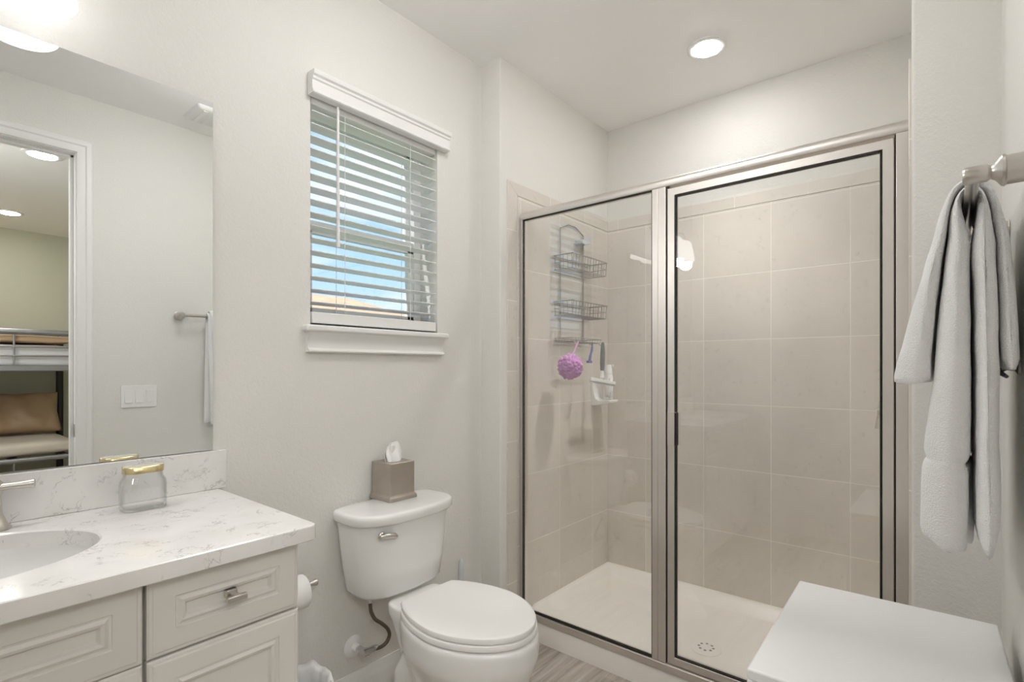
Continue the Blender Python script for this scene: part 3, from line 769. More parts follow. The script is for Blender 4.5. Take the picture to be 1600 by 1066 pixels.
# toilet roll on holder
tp = thing('toilet_paper_holder', 'brushed nickel paper holder arm by the vanity side', 'paper holder', (0.0, 0.69, 0.50))
mb = MB().lathe([(0.024, 0.0005), (0.024, 0.006), (0.014, 0.014), (0.009, 0.03), (0.009, 0.085)], (0, 0.69, 0.502), 'X', 20)
build('post', mb, 'nickel', tp)
mb = MB().lathe([(0.001, -0.012), (0.0095, -0.010), (0.0075, 0.0), (0.0065, 0.10), (0.0065, 0.122), (0.010, 0.136), (0.0105, 0.141), (0.008, 0.144), (0.001, 0.144)], (0.09, 0.69, 0.502), 'Y', 20)
build('arm', mb, 'nickel', tp)
ro = thing('toilet_paper_roll', 'white toilet paper roll hanging beside the vanity', 'toilet paper', (0.09, 0.75, 0.49))
rr = 0.047
mb = MB().lathe([(0.0215, 0.0), (rr-0.002, 0.0), (rr, 0.002), (rr, 0.098), (rr-0.002, 0.10), (0.0215, 0.10), (0.0215, 0.0)], (0.09, 0.692, 0.4890), 'Y', 48, cap=False)
build('roll', mb, 'roll', ro, smooth=50)
build('core', MB().lathe([(0.0214, 0.001), (0.0214, 0.099), (0.0198, 0.099), (0.0198, 0.001), (0.0214, 0.001)], (0.09, 0.692, 0.4890), 'Y', 32, cap=False), 'card', ro)

# trash bin with liner
tb = thing('trash_bin', 'small waste bin with white liner between vanity and toilet', 'trash bin', (0.15, 0.725, FZ))
bxc, byc = 0.145, 0.725
mb = MB().lathe([(0.078, 0.001), (0.085, 0.003), (0.105, 0.27), (0.102, 0.27), (0.082, 0.006), (0.001, 0.006)], (bxc, byc, FZ), 'Z', 40)
build('bin', mb, 'bin', tb)
mb = MB(); rings = []
for k in range(12):
    t = k/11; ring = []
    for j in range(72):
        a = 2*PI*j/72
        cr = mnoise.noise(Vector((math.cos(a)*3, math.sin(a)*3, t*2.5)))
        fold = 0.5+0.5*math.sin(a*17+3*cr)
        if t < 0.35:
            r_ = 0.090+0.012*t/0.35-0.012*fold*0.5; z = 0.20+0.085*(t/0.35)
        else:
            q = (t-0.35)/0.65
            r_ = 0.103+0.009*math.sin(PI*min(1, q*2.2)/1.2)+0.006*fold*q+0.004; z = 0.285-0.145*q+0.006*cr
        z += 0.012*cr*(1 if t > 0.2 else 0)
        ring.append((bxc+r_*math.cos(a), byc+r_*math.sin(a), FZ+z))
    rings.append(ring)
mb.loft(rings, False, False)
o = build('liner', mb, 'bag', tb, smooth=180)
sm = o.modifiers.new('thick', 'SOLIDIFY'); sm.thickness = 0.0008

# ================================================================== TOILET
TY = 1.113
to = thing('toilet', 'white two-piece toilet with closed lid beside the vanity', 'toilet', (0.36, TY, FZ))
def dring(xb, xf, hw, z, bulge=0.02, n=5.0, k=64):
    out = []
    xc, ax = (xb+xf)/2, (xf-xb)/2
    for j in range(k):
        t = 2*PI*j/k; c, s = math.cos(t), math.sin(t)
        x = ax*math.copysign(abs(c)**(2/n), c); y = hw*math.copysign(abs(s)**(2/n), s)
        if c > 0: x += bulge*(1-(y/hw)**2)-bulge*0.5*abs(y/hw)**6
        out.append((xc+x, TY+y, z))
    return out
tk = [(0.045, 0.150, 0.135, 0.412, .02), (0.035, 0.172, 0.152, 0.418, .024), (0.030, 0.182, 0.160, 0.430, .026), (0.025, 0.186, 0.172, 0.50, .028), (0.022, 0.190, 0.182, 0.58, .030), (0.020, 0.194, 0.190, 0.655, .030)]
build('tank', MB().loft([dring(a, b_, c, z, g, 5.5) for a, b_, c, z, g in tk]), 'porcelain', to, smooth=50)
ll = [(0.020, 0.194, 0.190, 0.6555, .030), (0.014, 0.204, 0.200, 0.658, .032), (0.012, 0.208, 0.204, 0.664, .032), (0.012, 0.208, 0.204, 0.680, .032), (0.0135, 0.2065, 0.2025, 0.6875, .032), (0.017, 0.202, 0.198, 0.6905, .031), (0.026, 0.192, 0.187, 0.692, .030), (0.06, 0.15, 0.15, 0.6930, .02)]
build('tank_lid', MB().loft([dring(a, b_, c, z, g, 5.0) for a, b_, c, z, g in ll]), 'porcelain', to, smooth=50)
# flush lever
ly, lz = 0.976, 0.630
mb = MB().lathe([(0.012, 0.0), (0.012, 0.005), (0.009, 0.008), (0.008, 0.020), (0.001, 0.020)], (0.2125, ly, lz), 'X', 20)
mb.tube([(0.226, ly-0.012, lz+0.001), (0.230, ly+0.004, lz+0.001), (0.231, ly+0.022, lz-0.002), (0.230, ly+0.038, lz-0.007), (0.228, ly+0.046, lz-0.009)], [0.006, 0.009, 0.008, 0.0095, 0.006], 12)
build('flush_lever', mb, 'nickel', to)
# bowl and pedestal
def egg(xh, xc, af, ab, b_, z, k=72):
    out = []
    for j in range(k):
        t = 2*PI*j/k; c, s = math.cos(t), math.sin(t)
        x = xc+(af*1.03 if c > 0 else ab)*c
        out.append((max(x, xh), TY+b_*s*(1-0.10*max(0, c)), z))
    return out
mb = MB()
rim_ = [(0.30, 0.470, 0.215, 0.25, 0.110, -0.02), (0.30, 0.470, 0.190, 0.24, 0.105, 0.02), (0.30, 0.462, 0.150, 0.23, 0.098, 0.10), (0.29, 0.465, 0.150, 0.23, 0.112, 0.18), (0.28, 0.470, 0.178, 0.25, 0.145, 0.26), (0.26, 0.470, 0.200, 0.26, 0.170, 0.315), (0.25, 0.470, 0.206, 0.26, 0.173, 0.335), (0.25, 0.470, 0.207, 0.26, 0.175, 0.385), (0.25, 0.470, 0.203, 0.26, 0.171, 0.396)]
mb.loft([egg(*p) for p in rim_])
# deck under the tank, tapering down into the foot
mb.loft([dring(0.20, 0.42, 0.090, -0.02, .0, 3), dring(0.20, 0.42, 0.085, 0.05, .0, 3), dring(0.20, 0.40, 0.080, 0.16, .0, 3), dring(0.19, 0.38, 0.084, 0.26, .0, 3), dring(0.180, 0.37, 0.098, 0.345, .0, 4), dring(0.175, 0.37, 0.106, 0.375, .0, 5), dring(0.175, 0.37, 0.108, 0.408, .0, 5)])
for s in (-1, 1):
    mb.tube([(0.36, TY+s*0.066, 0.31), (0.31, TY+s*0.076, 0.28), (0.268, TY+s*0.078, 0.21), (0.262, TY+s*0.078, 0.12), (0.275, TY+s*0.076, 0.02), (0.28, TY+s*0.076, -0.015)], [0.035, 0.042, 0.044, 0.043, 0.045, 0.045], 16)
    mb.tube([(0.60, TY+s*0.075, -0.01), (0.50, TY+s*0.092, 0.02), (0.42, TY+s*0.092, 0.09), (0.35, TY+s*0.090, 0.19)], [0.018, 0.02, 0.02, 0.02], 12)
ob = build('bowl', mb, 'porcelain', to, smooth=180, remesh=0.006)
mb = MB().loft([egg(0.272, 0.470, a, 0.262, b_, z) for a, b_, z in ((0.194, 0.164, 0.3985), (0.201, 0.171, 0.401), (0.202, 0.172, 0.408), (0.200, 0.170, 0.4145), (0.19, 0.160, 0.416))])
build('seat', mb, 'seat', to, smooth=50)
mb = MB().loft([egg(0.272, 0.470, a, 0.26, b_, z) for a, b_, z in ((0.193, 0.162, 0.418), (0.197, 0.166, 0.4195), (0.198, 0.167, 0.4285), (0.1965, 0.1655, 0.4325), (0.1925, 0.1615, 0.4345), (0.185, 0.154, 0.4353), (0.1, 0.09, 0.436))])
build('seat_lid', mb, 'seat', to, smooth=40)
for s in (-1, 1):
    mb = MB().lathe([(0.001, -0.022), (0.011, -0.022), (0.011, 0.022), (0.001, 0.022)], (0.266, TY+s*0.075, 0.418), 'Y', 16)
    build('hinge', mb, 'seat', to)
# supply valve and hose
sv = thing('supply_valve', 'water supply stop valve with braided hose below the tank', 'valve', (0.0, 1.017, 0.20))
build('escutcheon', MB().lathe([(0.036, 0.0005), (0.036, 0.003), (0.022, 0.010), (0.014, 0.012), (0.012, 0.03), (0.001, 0.03)], (0, 1.017, 0.203), 'X', 28), 'white_plastic', sv)
mb = MB().lathe([(0.008, 0.028), (0.008, 0.07), (0.001, 0.07)], (0, 1.022, 0.205), 'X', 16)
mb.lathe([(0.001, -0.022), (0.013, -0.022), (0.014, -0.006), (0.010, -0.004), (0.011, 0.020), (0.008, 0.034), (0.001, 0.034)], (0.072, 1.028, 0.207), 'Y', 14)
build('stop_valve', mb, 'chrome', sv)
H = [(0.075, 1.050, 0.205), (0.080, 1.072, 0.205), (0.084, 1.092, 0.214), (0.086, 1.102, 0.236), (0.087, 1.092, 0.262), (0.088, 1.068, 0.288), (0.089, 1.042, 0.312), (0.090, 1.026, 0.342), (0.090, 1.022, 0.366), (0.090, 1.022, 0.385)]
def catmull(P, k=6):
    P = [Vector(p) for p in P]; out = []
    for i in range(len(P)-1):
        p0, p1, p2, p3 = P[max(i-1, 0)], P[i], P[i+1], P[min(i+2, len(P)-1)]
        for j in range(k):
            t = j/k
            out.append(0.5*((2*p1)+(-p0+p2)*t+(2*p0-5*p1+4*p2-p3)*t*t+(-p0+3*p1-3*p2+p3)*t**3))
    out.append(P[-1]); return out
build('hose', MB().tube(catmull(H), 0.0062, 12), 'braid', sv)
mb = MB().lathe([(0.008, -0.012), (0.0085, 0.004), (0.014, 0.008), (0.015, 0.024), (0.001, 0.024)], (0.090, 1.022, 0.386), 'Z', 14)
build('coupling_nut', mb, 'chrome', sv)

# toilet brush behind the toilet
br = thing('toilet_brush', 'grey-white toilet brush handle standing behind the toilet in the corner', 'brush', (0.085, 1.445, FZ))
build('canister', MB().lathe([(0.045, 0.0005), (0.048, 0.004), (0.042, 0.15), (0.036, 0.16), (0.012, 0.162), (0.001, 0.162)], (0.085, 1.445, FZ), 'Z', 28), 'white_plastic', br)
build('handle', MB().lathe([(0.007, 0.155), (0.007, 0.28), (0.011, 0.33), (0.0125, 0.37), (0.010, 0.405), (0.005, 0.418), (0.001, 0.419)], (0.085, 1.445, FZ), 'Z', 20), 'grey_plastic', br)

# tissue box on the tank
tx, ty, tz = 0.060, 1.138, 0.6935
tt = thing('tissue_box', 'pewter tissue box cover with white tissue on the toilet tank', 'tissue box', (tx, ty, tz), math.radians(0))
def sq(h, z, r=0.003): return [(tx+a, ty+b_, tz+z) for a, b_ in rrect(-h, h, -h, h, r, 3)]
mb = MB().loft([sq(0.058, 0.0), sq(0.059, 0.004), sq(0.0575, 0.012), sq(0.053, 0.018), sq(0.052, 0.022), sq(0.052, 0.126), sq(0.0505, 0.128), sq(0.024, 0.128, 0.02), sq(0.024, 0.108, 0.02)])
build('cover', mb, 'pewter', tt, smooth=25)
def tissue():
    mb = MB()
    for q, (x0, ph, sc, dy) in enumerate(((0.004, 0.0, 1.0, 0.0), (-0.006, 1.3, 0.86, -0.006))):
        def f(u, v, x0=x0, ph=ph, sc=sc, dy=dy):
            wd = (0.040+0.026*math.sin(PI*min(1, v*0.8)))*sc
            y = wd*(u-0.5)*(1.15 if u > 0.5 else 1.0)+dy+0.013*v
            x = x0+(0.009-0.003*v)*math.sin(3.2*PI*u+ph+0.8*v)+0.004*math.sin(2*PI*v+ph)-0.012*v*v*(1-u)
            top = (0.084-0.05*max(0, u-0.62)**1.2*2.2-0.016*max(0, 0.22-u)*4)*sc+0.003*math.sin(13*u+ph)
            return (tx+x, ty-0.006+y, tz+0.108+top*v)
        mb.grid(f, 30, 16)
    return mb
tis = build('tissue', tissue(), 'paper', tt, smooth=180)
sm = tis.modifiers.new('thick', 'SOLIDIFY'); sm.thickness = 0.0012; sm.offset = 0

# ================================================================== SHOWER
PX0, PX1, PY0, PY1 = 0.1175, 1.4695, 1.775, BY-0.005
DXc, DYc = 0.812, 2.085
pan = thing('shower_pan', 'cream acrylic shower pan with raised front curb', 'shower pan', ((PX0+PX1)/2, (PY0+PY1)/2, FZ))
def pan_h(x, y):
    e = min(x-PX0, PX1-x, PY1-y)
    rimh = 0.083-0.040*sstep(0.010, 0.085, e)
    fl = 0.030+0.013*min(1, math.hypot(x-DXc, y-DYc)/0.5)
    z = rimh-(0.043-fl)*sstep(0.03, 0.1, e)
    c = sstep(1.875, 1.842, y)
    return z*(1-c)+0.068*c
def gx(i, n):
    return i
xs = sorted(set([PX0+0.006*k for k in range(16)]+[PX1-0.006*k for k in range(16)]+[PX0+0.09+(PX1-PX0-0.18)*k/44 for k in range(45)]))
ys = sorted(set([PY0, PY0+0.0015, PY0+0.004, PY0+0.008, PY0+0.03, PY0+0.055]+[1.838+0.0035*k for k in range(13)]+[PY1-0.006*k for k in range(16)]+[1.885+(PY1-0.09-1.885)*k/30 for k in range(31)]))
mb = MB(); bmv = []
for x in xs:
    row = []
    for y in ys:
        z = pan_h(x, y)
        d = y-PY0
        if d < 0.008: z -= 0.008-math.sqrt(max(0, 0.008**2-(0.008-d)**2))
        row.append(mb.bm.verts.new((x, y, z)))
    bmv.append(row)
for i in range(len(xs)-1):
    for j in range(len(ys)-1): mb.face((bmv[i][j], bmv[i+1][j], bmv[i+1][j+1], bmv[i][j+1]))
border = [bmv[i][0] for i in range(len(xs))]+[bmv[-1][j] for j in range(1, len(ys))]+[bmv[i][-1] for i in range(len(xs)-2, -1, -1)]+[bmv[0][j] for j in range(len(ys)-2, 0, -1)]
low = [mb.bm.verts.new((v.co.x, v.co.y, FZ)) for v in border]
for i in range(len(border)):
    j = (i+1) % len(border); mb.face((border[i], low[i], low[j], border[j]))
mb.face(low)
build('basin', mb, 'pan', pan, smooth=60)
zd = 0.031
dn = build('drain', MB().lathe([(0.058, 0.0), (0.058, 0.003), (0.052, 0.006), (0.030, 0.008), (0.001, 0.009)], (DXc, DYc, zd-0.001), 'Z', 36), 'pan', pan)
mb = MB()
for k in range(8):
    a = 2*PI*k/8+0.2
    mb.lathe([(0.0055, 0), (0.0055, 0.0012), (0.001, 0.0012)], (DXc+0.027*math.cos(a), DYc+0.027*math.sin(a), zd+0.0068), 'Z', 10)
build('drain_holes', mb, plain('drain_hole_shadow', (0.36, 0.34, 0.31), 0.8), dn)

GY = 1.790
en = thing('shower_enclosure', 'satin nickel framed glass shower enclosure with hinged door', 'shower enclosure', (0.79, GY, 0.07))
ZH0, ZH1 = 1.787, 1.822
HP = [(GY+0.020, ZH0), (GY-0.018, ZH0), (GY-0.020, ZH0+0.004), (GY-0.021, ZH0+0.014), (GY-0.017, ZH1-0.008), (GY-0.008, ZH1-0.001), (GY+0.004, ZH1), (GY+0.014, ZH1-0.003), (GY+0.020, ZH1-0.012)]
build('header', MB().prism(HP, 'X', 0.1175, 1.4695), 'nickel_soft', en, bevel=0.001, smooth=40)
build('wall_jamb', MB().box(0.1175, 0.130, GY-0.018, GY+0.018, 0.0685, ZH0), 'nickel_soft', en, bevel=0.001)
build('wall_jamb', MB().box(1.4385, 1.4695, GY-0.018, GY+0.018, 0.0685, ZH0), 'nickel_soft', en, bevel=0.001)
TP_ = [(GY-0.020, 0.0685), (GY+0.022, 0.0685), (GY+0.022, 0.092), (GY+0.008, 0.0985), (GY-0.012, 0.0985), (GY-0.020, 0.094)]
build('sill_track', MB().prism(TP_, 'X', 0.130, 1.4385), 'nickel_soft', en, bevel=0.0008)
PP = [(0.728, GY-0.018), (0.749, GY-0.018), (0.7505, GY-0.016), (0.752, GY-0.018), (0.780, GY-0.018), (0.780, GY+0.018), (0.728, GY+0.018)]
build('center_post', MB().prism(PP, 'Z', 0.0985, ZH0), 'nickel_soft', en, bevel=0.0008)
build('fixed_glass', MB().box(0.1305, 0.7275, GY-0.013, GY-0.007, 0.0990, ZH0-0.0005), 'glass', en)
g = 0.0022
mb = MB()
for yy in (GY-0.0165, GY-0.0068):
    mb.box(0.130, 0.133, yy, yy+0.0033, 0.0985, ZH0).box(0.7255, 0.728, yy, yy+0.0033, 0.0985, ZH0).box(0.133, 0.7255, yy, yy+0.0033, 0.0985, 0.103).box(0.133, 0.7255, yy, yy+0.0033, ZH0-0.003, ZH0)
build('glazing_seal', mb, 'gasket', en)
# door: mitred frame
dx0, dx1, dz0, dz1 = 0.7842, 1.4345, 0.1005, 1.779
fw = 0.029
def frame_ring(i, y): return [(dx0+i, y, dz0+i), (dx1-i, y, dz0+i), (dx1-i, y, dz1-i), (dx0+i, y, dz1-i)]
mb = MB(); y0, y1 = GY-0.016, GY+0.012
mb.loft([frame_ring(0, y1), frame_ring(0, y0+0.002), frame_ring(0.002, y0), frame_ring(fw-0.003, y0), frame_ring(fw, y0+0.004), frame_ring(fw, y1), frame_ring(0, y1)], False, False)
bmesh.ops.remove_doubles(mb.bm, verts=mb.bm.verts, dist=1e-6)
door = build('shower_door', mb, 'nickel_soft', en, smooth=20)
build('door_glass', MB().box(dx0+fw+0.0005, dx1-fw-0.0005, GY-0.013, GY-0.007, dz0+fw+0.0005, dz1-fw-0.0005), 'glass', door)
mb = MB(); i0, i1 = fw, fw+0.0032
for yy in (GY-0.0155, GY-0.0068):
    a, b_, c, d_ = dx0+i0, dx1-i0, dz0+i0, dz1-i0
    mb.box(a, a+0.0034, yy, yy+0.0042, c, d_).box(b_-0.0034, b_, yy, yy+0.0042, c, d_).box(a, b_, yy, yy+0.0042, c, c+0.0034).box(a, b_, yy, yy+0.0042, d_-0.0034, d_)
build('door_seal', mb, 'gasket', door)
build('latch_seal', MB().box(0.7803, 0.7838, GY-0.012, GY+0.012, 0.0990, ZH0-0.001), 'gasket', en)
build('hinge_seal', MB().box(1.4349, 1.4382, GY-0.010, GY+0.010, 0.0990, ZH0-0.001), 'gasket', en)
mb = MB().box(0.787, 0.818, GY-0.022, GY-0.0165, 0.872, 0.990).box(0.812, 0.818, GY-0.034, GY-0.022, 0.872, 0.990)
hd = build('door_pull', mb, 'nickel_soft', door, bevel=0.001)
build('pull_grip', MB().box(0.8185, 0.8225, GY-0.033, GY-0.009, 0.874, 0.988), 'gasket', hd, bevel=0.001)

# shower valve on the right tiled wall
va = thing('shower_valve', 'nickel shower valve lever seen through the glass by the door hinge', 'shower valve', (1.47, 2.2, 0.99))
build('escutcheon', MB().lathe([(0.082, -0.0005), (0.082, -0.004), (0.070, -0.012), (0.030, -0.018), (0.026, -0.05), (0.001, -0.05)], (1.4695, 2.2, 0.99), 'X', 40), 'nickel', va)
mb = MB().lathe([(0.020, 1.4245), (0.024, 1.4095), (0.018, 1.3845), (0.022, 1.3715), (0.015, 1.3615), (0.001, 1.3605)], (0.0, 2.2, 0.99), 'X', 24)
mb.tube([(1.372, 2.2, 1.000), (1.371, 2.2, 1.025), (1.372, 2.2, 1.035)], [0.009, 0.010, 0.006], 10)
mb.tube([(1.372, 2.2, 0.99), (1.369, 2.2, 0.955), (1.368, 2.2, 0.935)], [0.011, 0.013, 0.015], 12)
build('lever', mb, 'nickel', va)

# ---- wire caddy on the left tiled wall
cx0, cx1, cy0, cy1 = 0.122, 0.232, 2.015, 2.330
ca = thing('shower_caddy', 'steel wire shower caddy with two baskets and a soap tray', 'shower caddy', (0.12, (cy0+cy1)/2, 1.28))
wr = 0.0022
def ringpath(x0, x1, y0, y1, z): return [(x0, y0, z), (x1, y0, z), (x1, y1, z), (x0, y1, z), (x0, y0, z)]
mb = MB()
for y in (cy0+0.055, cy1-0.055): mb.tube([(cx0+0.003, y, 1.28), (cx0+0.003, y, 1.815)], 0.003, 8)
mb.tube([(cx0+0.003, cy0+0.055, 1.815), (cx0+0.003, (cy0+cy1)/2-0.03, 1.845), (cx0+0.003, (cy0+cy1)/2+0.03, 1.845), (cx0+0.003, cy1-0.055, 1.815)], 0.003, 8)
build('upright_frame', mb, 'steel_wire', ca)
for zb, zt in ((1.606, 1.672), (1.392, 1.456)):
    mb = MB()
    mb.tube(ringpath(cx0+0.003, cx1, cy0, cy1, zt), 0.003, 8).tube(ringpath(cx0+0.003, cx1-0.006, cy0+0.005, cy1-0.005, zb), wr, 8)
    mb.tube(ringpath(cx0+0.003, cx1-0.003, cy0+0.003, cy1-0.003, (zb+zt)/2), wr*0.8, 6)
    n = 13
    for k in range(n):
        y = cy0+0.006+(cy1-cy0-0.012)*k/(n-1)
        mb.tube([(cx0+0.003, y, zb), (cx1-0.006, y, zb), (cx1, y, zt)], wr*0.7, 6)
    for k in range(5):
        x = cx0+0.008+(cx1-cx0-0.014)*k/4
        for y, ye in ((cy0+0.005, cy0), (cy1-0.005, cy1)): mb.tube([(x, y, zb), (x, ye, zt)], wr*0.7, 6)
    build('basket', mb, 'steel_wire', ca)
mb = MB()
mb.tube(ringpath(cx0+0.003, cx1-0.01, cy0+0.01, cy1-0.04, 1.285), 0.0025, 8).tube(ringpath(cx0+0.003, cx1-0.014, cy0+0.014, cy1-0.045, 1.268), wr, 8)
for k in range(11):
    y = cy0+0.016+(cy1-cy0-0.064)*k/10
    mb.tube([(cx0+0.003, y, 1.285), (cx0+0.003, y, 1.268), (cx1-0.014, y, 1.268), (cx1-0.01, y, 1.285)], wr*0.7, 6)
build('soap_tray', mb, 'steel_wire', ca)
for y in (2.045, 2.165, 2.262):
    mb = MB().tube(catmull([(cx1-0.012, y, 1.268), (cx1-0.004, y, 1.258), (cx1+0.006, y, 1.256), (cx1+0.012, y+0.001, 1.264), (cx1+0.013, y+0.001, 1.274)], 4), 0.002, 8)
    build('hook', mb, 'steel_wire', ca)
# small clear bracket on the caddy frame
mb = MB().prism([(2.195, 1.775), (2.28, 1.800), (2.285, 1.792), (2.265, 1.765), (2.22, 1.752), (2.195, 1.757)], 'X', cx0+0.006, cx0+0.05)
build('mount_bracket', mb, 'grey_plastic', ca, bevel=0.003)
# loofah
lc = Vector((0.236, 1.988, 1.150))
lf = thing('loofah', 'purple mesh bath puff hanging from the shower caddy', 'loofah', (lc.x, lc.y, lc.z-0.05))
mb = MB()
bmesh.ops.create_icosphere(mb.bm, subdivisions=5, radius=1.0)
for v in mb.bm.verts:
    n = v.co.normalized()
    dd, _ = mnoise.voronoi(n*2.6+Vector((3, 1, 7)))
    cr = max(0, min(1, (dd[1]-dd[0])*2.2))
    rip = 0.05*math.sin(22*(dd[0])+5*mnoise.noise(n*4))
    r_ = 0.057*(0.84+0.20*cr**0.6+rip+0.04*mnoise.noise(n*11))
    v.co = n*r_+lc
build('puff', mb, 'loofah', lf, smooth=180)
mb = MB().tube(catmull([(0.236, 1.995, 1.195), (0.238, 2.020, 1.222), (0.243, 2.042, 1.262), (0.240, 2.046, 1.268), (0.236, 2.032, 1.24), (0.234, 2.000, 1.195)], 5), 0.0028, 8)
build('loop_cord', mb, 'cord_pink', lf)
# razor
rz = thing('razor', 'blue razor hanging from the middle caddy hook', 'razor', (0.243, 2.166, 1.15))
mb = MB().tube(catmull([(0.243, 2.166, 1.262), (0.243, 2.164, 1.235), (0.240, 2.156, 1.205), (0.238, 2.150, 1.180)], 5), [0.004]*4+[0.0055]*6+[0.0065]*6, 10)
build('handle', mb, 'razor_blue', rz)
build('head', MB().box(0.232, 0.244, 2.130, 2.166, 1.168, 1.180), 'razor_blue', rz, bevel=0.002)
# squeegee hangs from the front hook
qx, qy = 0.245, 2.262
sqg = thing('squeegee', 'white shower squeegee with dark grey grip hanging from the caddy', 'squeegee', (qx, qy, 1.06))
mb = MB().tube([(qx, qy, 1.270), (qx, qy, 1.255), (qx, qy, 1.22), (qx, qy-0.004, 1.17), (qx, qy-0.006, 1.130)], [0.006, 0.009, 0.0115, 0.012, 0.009], 14)
build('grip', mb, 'grip', sqg)
mb = MB().tube([(qx, qy-0.006, 1.134), (qx, qy-0.007, 1.11), (qx, qy-0.008, 1.095)], [0.009, 0.009, 0.013], 14)
mb.prism([(qy-0.12, 1.101), (qy+0.12, 1.074), (qy+0.12, 1.057), (qy-0.12, 1.084)], 'X', qx-0.007, qx+0.007)
build('squeegee_head', mb, 'white_plastic', sqg, bevel=0.003, seg=3)
build('blade', MB().prism([(qy-0.118, 1.085), (qy+0.118, 1.058), (qy+0.118, 1.049), (qy-0.118, 1.076)], 'X', qx-0.0015, qx+0.0015), 'grey_plastic', sqg)
# ceramic soap shelf
sdh = thing('soap_dish', 'cream ceramic soap shelf fixed to the tiled shower wall', 'soap dish', (0.117, 2.40, 0.97))
pts = [(0.1175, 0.955), (0.118, 0.948), (0.150, 0.950), (0.222, 0.962), (0.228, 0.968), (0.228, 0.978), (0.222, 0.980), (0.165, 0.977), (0.148, 0.985), (0.138, 1.005), (0.132, 1.04), (0.130, 1.068), (0.124, 1.075), (0.1175, 1.075)]
build('shelf', MB().prism(pts, 'Y', 2.360, 2.450), M['porcelain'], sdh, bevel=0.004, seg=3)
bo = thing('bottle', 'white pump bottle with printed label on the soap shelf', 'bottle', (0.19, 2.405, 0.979))
bx_, by_, bz_ = 0.196, 2.405, 0.9805
build('bottle_body', MB().lathe([(0.021, 0.0), (0.0235, 0.003), (0.0235, 0.118), (0.022, 0.126), (0.020, 0.130), (0.001, 0.130)], (bx_, by_, bz_), 'Z', 32), 'white_plastic', bo)
build('label_wrap', MB().lathe([(0.0236, 0.012), (0.0239, 0.0125), (0.0239, 0.112), (0.0236, 0.1125)], (bx_, by_, bz_), 'Z', 32, cap=False), 'label', bo)
mb = MB().lathe([(0.0215, 0.1305), (0.0215, 0.172), (0.019, 0.178), (0.019, 0.182), (0.001, 0.182)], (bx_, by_, bz_), 'Z', 32)
mb.box(bx_, bx_+0.028, by_-0.006, by_+0.006, bz_+0.172, bz_+0.182)
build('cap', mb, 'white_plastic', bo, smooth=40)

# ================================================================== RIGHT SIDE: cabinet, towel bar, towels
hm = thing('storage_cabinet', 'plain white low storage cabinet against the right wall', 'cabinet', (1.455, 1.165, FZ), math.radians(1.3))
W2, L2, HZ = 0.174, 0.232, 0.66
build('cabinet_top', MB().box(-W2, W2, -L2, L2, HZ-0.02, HZ), 'hamper', hm, bevel=0.004, seg=3, local=True)
build('cabinet_case', MB().box(-W2+0.012, W2-0.012, -L2+0.012, L2-0.012, 0.002, HZ-0.0205), 'hamper', hm, bevel=0.002, local=True)
build('cabinet_door', MB().box(-W2-0.004, -W2+0.0115, -L2+0.016, L2-0.016, 0.06, HZ-0.03), 'hamper', hm, bevel=0.002, local=True)

TBX, TBZ = 1.575, 1.425
bar = thing('towel_bar', 'brushed nickel towel bar on the right wall', 'towel bar', (R, 1.24, TBZ))
build('bar', MB().tube([(TBX, 1.013, TBZ), (TBX, 1.470, TBZ)], 0.0085, 20), 'nickel', bar)
for y in (1.013, 1.470):
    mb = MB().lathe([(0.0225, R-0.0005), (0.0225, R-0.002), (0.0205, R-0.003), (0.0205, R-0.034), (0.0225, R-0.036), (0.0215, R-0.039), (0.013, R-0.045), (0.0095, R-0.050), (0.0115, R-0.053), (0.0125, R-0.055), (0.0125, R-0.078), (0.0105, R-0.081), (0.001, R-0.0815)], (0, y, TBZ), 'X', 28)
    build('post', mb, 'nickel', bar)

def drape(prof, thick, y0, y1, fn, ny=36, ends=5):
    """closed thick cloth: prof = centre line (x,z) over the bar, thick = per-point thickness, y0..y1 along the bar"""
    C = catmull([(x, 0, z) for x, z in prof], 6)
    T = []
    for i in range(len(thick)-1):
        for j in range(6): T.append(lerp(thick[i], thick[i+1], j/6))
    T.append(thick[-1])
    n = len(C); nor = []
    for i in range(n):
        t = (C[min(i+1, n-1)]-C[max(i-1, 0)]).normalized(); nor.append(Vector((-t.z, 0, t.x)))
    if nor[0].x > 0: nor = [-v for v in nor]
    ysamp = []
    for k in range(ny+1): ysamp.append((y0+(y1-y0)*k/ny, 1.0))
    rings = []
    for k, (y, _) in enumerate(ysamp):
        e = min(k, ny-k)/ends
        sc = math.sqrt(max(0.0, 1-(1-min(1, e))**2)) if e < 1 else 1.0
        sc = max(sc, 0.12)
        loop = []
        idx = list(range(n))
        for i in idx:
            hs = min(i, n-1-i); hsc = min(1, 0.45+hs*0.25)
            loop.append((i, C[i]+nor[i]*T[i]*0.5*sc*hsc))
        for i in reversed(idx):
            hs = min(i, n-1-i); hsc = min(1, 0.45+hs*0.25)
            loop.append((i, C[i]-nor[i]*T[i]*0.5*sc*hsc))
        ring = []
        for i, p in loop:
            s = i/(n-1)
            d = fn(s, (y-y0)/(y1-y0), p)
            q = Vector((p.x, y, p.z))+d
            q += 0.0022*Vector((mnoise.noise(q*18), mnoise.noise(q*18+Vector((9, 0, 0))), 0))
            ring.append(q)
        rings.append(ring)
    return MB().loft(rings)

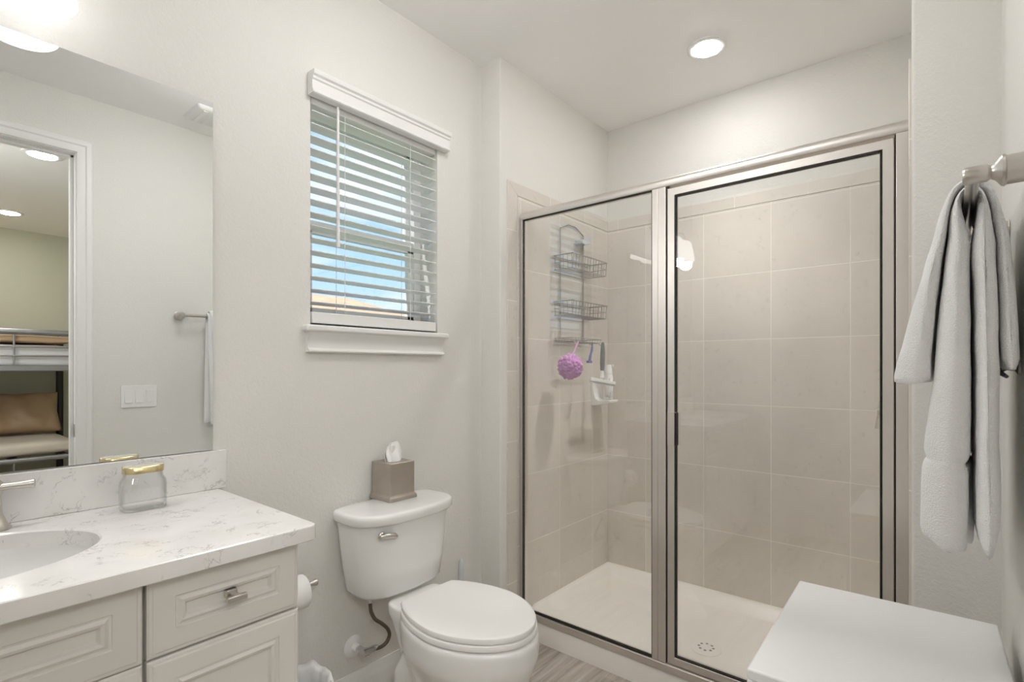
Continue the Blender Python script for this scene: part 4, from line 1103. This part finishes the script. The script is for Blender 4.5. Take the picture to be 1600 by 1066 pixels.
# long bath towel folded over the bar
bath = [(1.547, 0.815), (1.547, 0.88), (1.548, 0.965), (1.549, 0.985), (1.550, 1.005), (1.553, 1.08), (1.555, 1.15), (1.5565, 1.21), (1.558, 1.28), (1.5605, 1.35), (1.5590, 1.420), (1.575, 1.4410), (1.5910, 1.420), (1.5915, 1.35), (1.594, 1.28), (1.5955, 1.21), (1.5965, 1.10), (1.597, 0.98), (1.597, 0.84)]
tb_ = [0.060, 0.064, 0.062, 0.050, 0.060, 0.054, 0.046, 0.043, 0.036, 0.031, 0.011, 0.0105, 0.011, 0.030, 0.030, 0.030, 0.030, 0.030, 0.030]
def fb(s, v, p):
    k = max(0, min(1, (1.40-p.z)/0.5))
    rm = 1 if s < 0.55 else 0
    dx = -0.006*k*math.sin(v*6.5+0.4)*rm
    lobe = 0.022*sstep(1.0, 0.84, p.z)*(math.sin((p.x-1.50)*42)*rm+0.6*math.sin(v*7))
    return Vector((dx, 0.010*k*math.sin(40*(p.x-1.5)), lobe))
o = build('bath_towel', drape(bath, tb_, 1.130, 1.400, fb), 'towel', origin=(1.565, 1.26, 0.80), smooth=180)
tag(o, 'long white terry bath towel hanging lowest on the towel bar', 'towel')
# shorter hand towel over it, flaring outwards
hand = [(1.503, 1.105), (1.505, 1.15), (1.5135, 1.21), (1.5225, 1.28), (1.5335, 1.35), (1.5465, 1.420), (1.557, 1.4470), (1.575, 1.4545), (1.593, 1.4470), (1.6040, 1.420), (1.6155, 1.35), (1.6207, 1.28), (1.6237, 1.21), (1.6255, 1.142)]
th_ = [0.056, 0.049, 0.038, 0.029, 0.019, 0.012, 0.011, 0.011, 0.011, 0.012, 0.017, 0.021, 0.023, 0.023]
def fh(s, v, p):
    k = max(0, (1.45-p.z)/0.33)
    rm = 1 if s < 0.5 else 0
    dx = -0.006*k*math.sin(v*8)*rm
    return Vector((dx, 0.012*k*math.sin((p.x-1.47)*50)*rm, 0.012*k*k*math.sin((p.x-1.47)*36)*rm))
o = build('hand_towel', drape(hand, th_, 1.140, 1.385, fh), 'towel', origin=(1.56, 1.27, 1.12), smooth=180)
tag(o, 'short white hand towel draped over the longer bath towel', 'towel')

# small hook low on the right wall under the towel
hk = thing('robe_hook', 'small dark metal hook poking out below the hand towel', 'hook', (R, 1.255, 1.142))
build('base', MB().lathe([(0.012, R-0.0005), (0.012, R-0.004), (0.006, R-0.008), (0.004, R-0.02), (0.001, R-0.02)], (0, 1.255, 1.145), 'X', 18), 'steel_wire', hk)
mb = MB().tube([(R-0.018, 1.255, 1.145), (R-0.030, 1.252, 1.139), (R-0.020, 1.225, 1.130)], [0.004, 0.005, 0.003], 10)
build('prong', mb, 'steel_wire', hk)
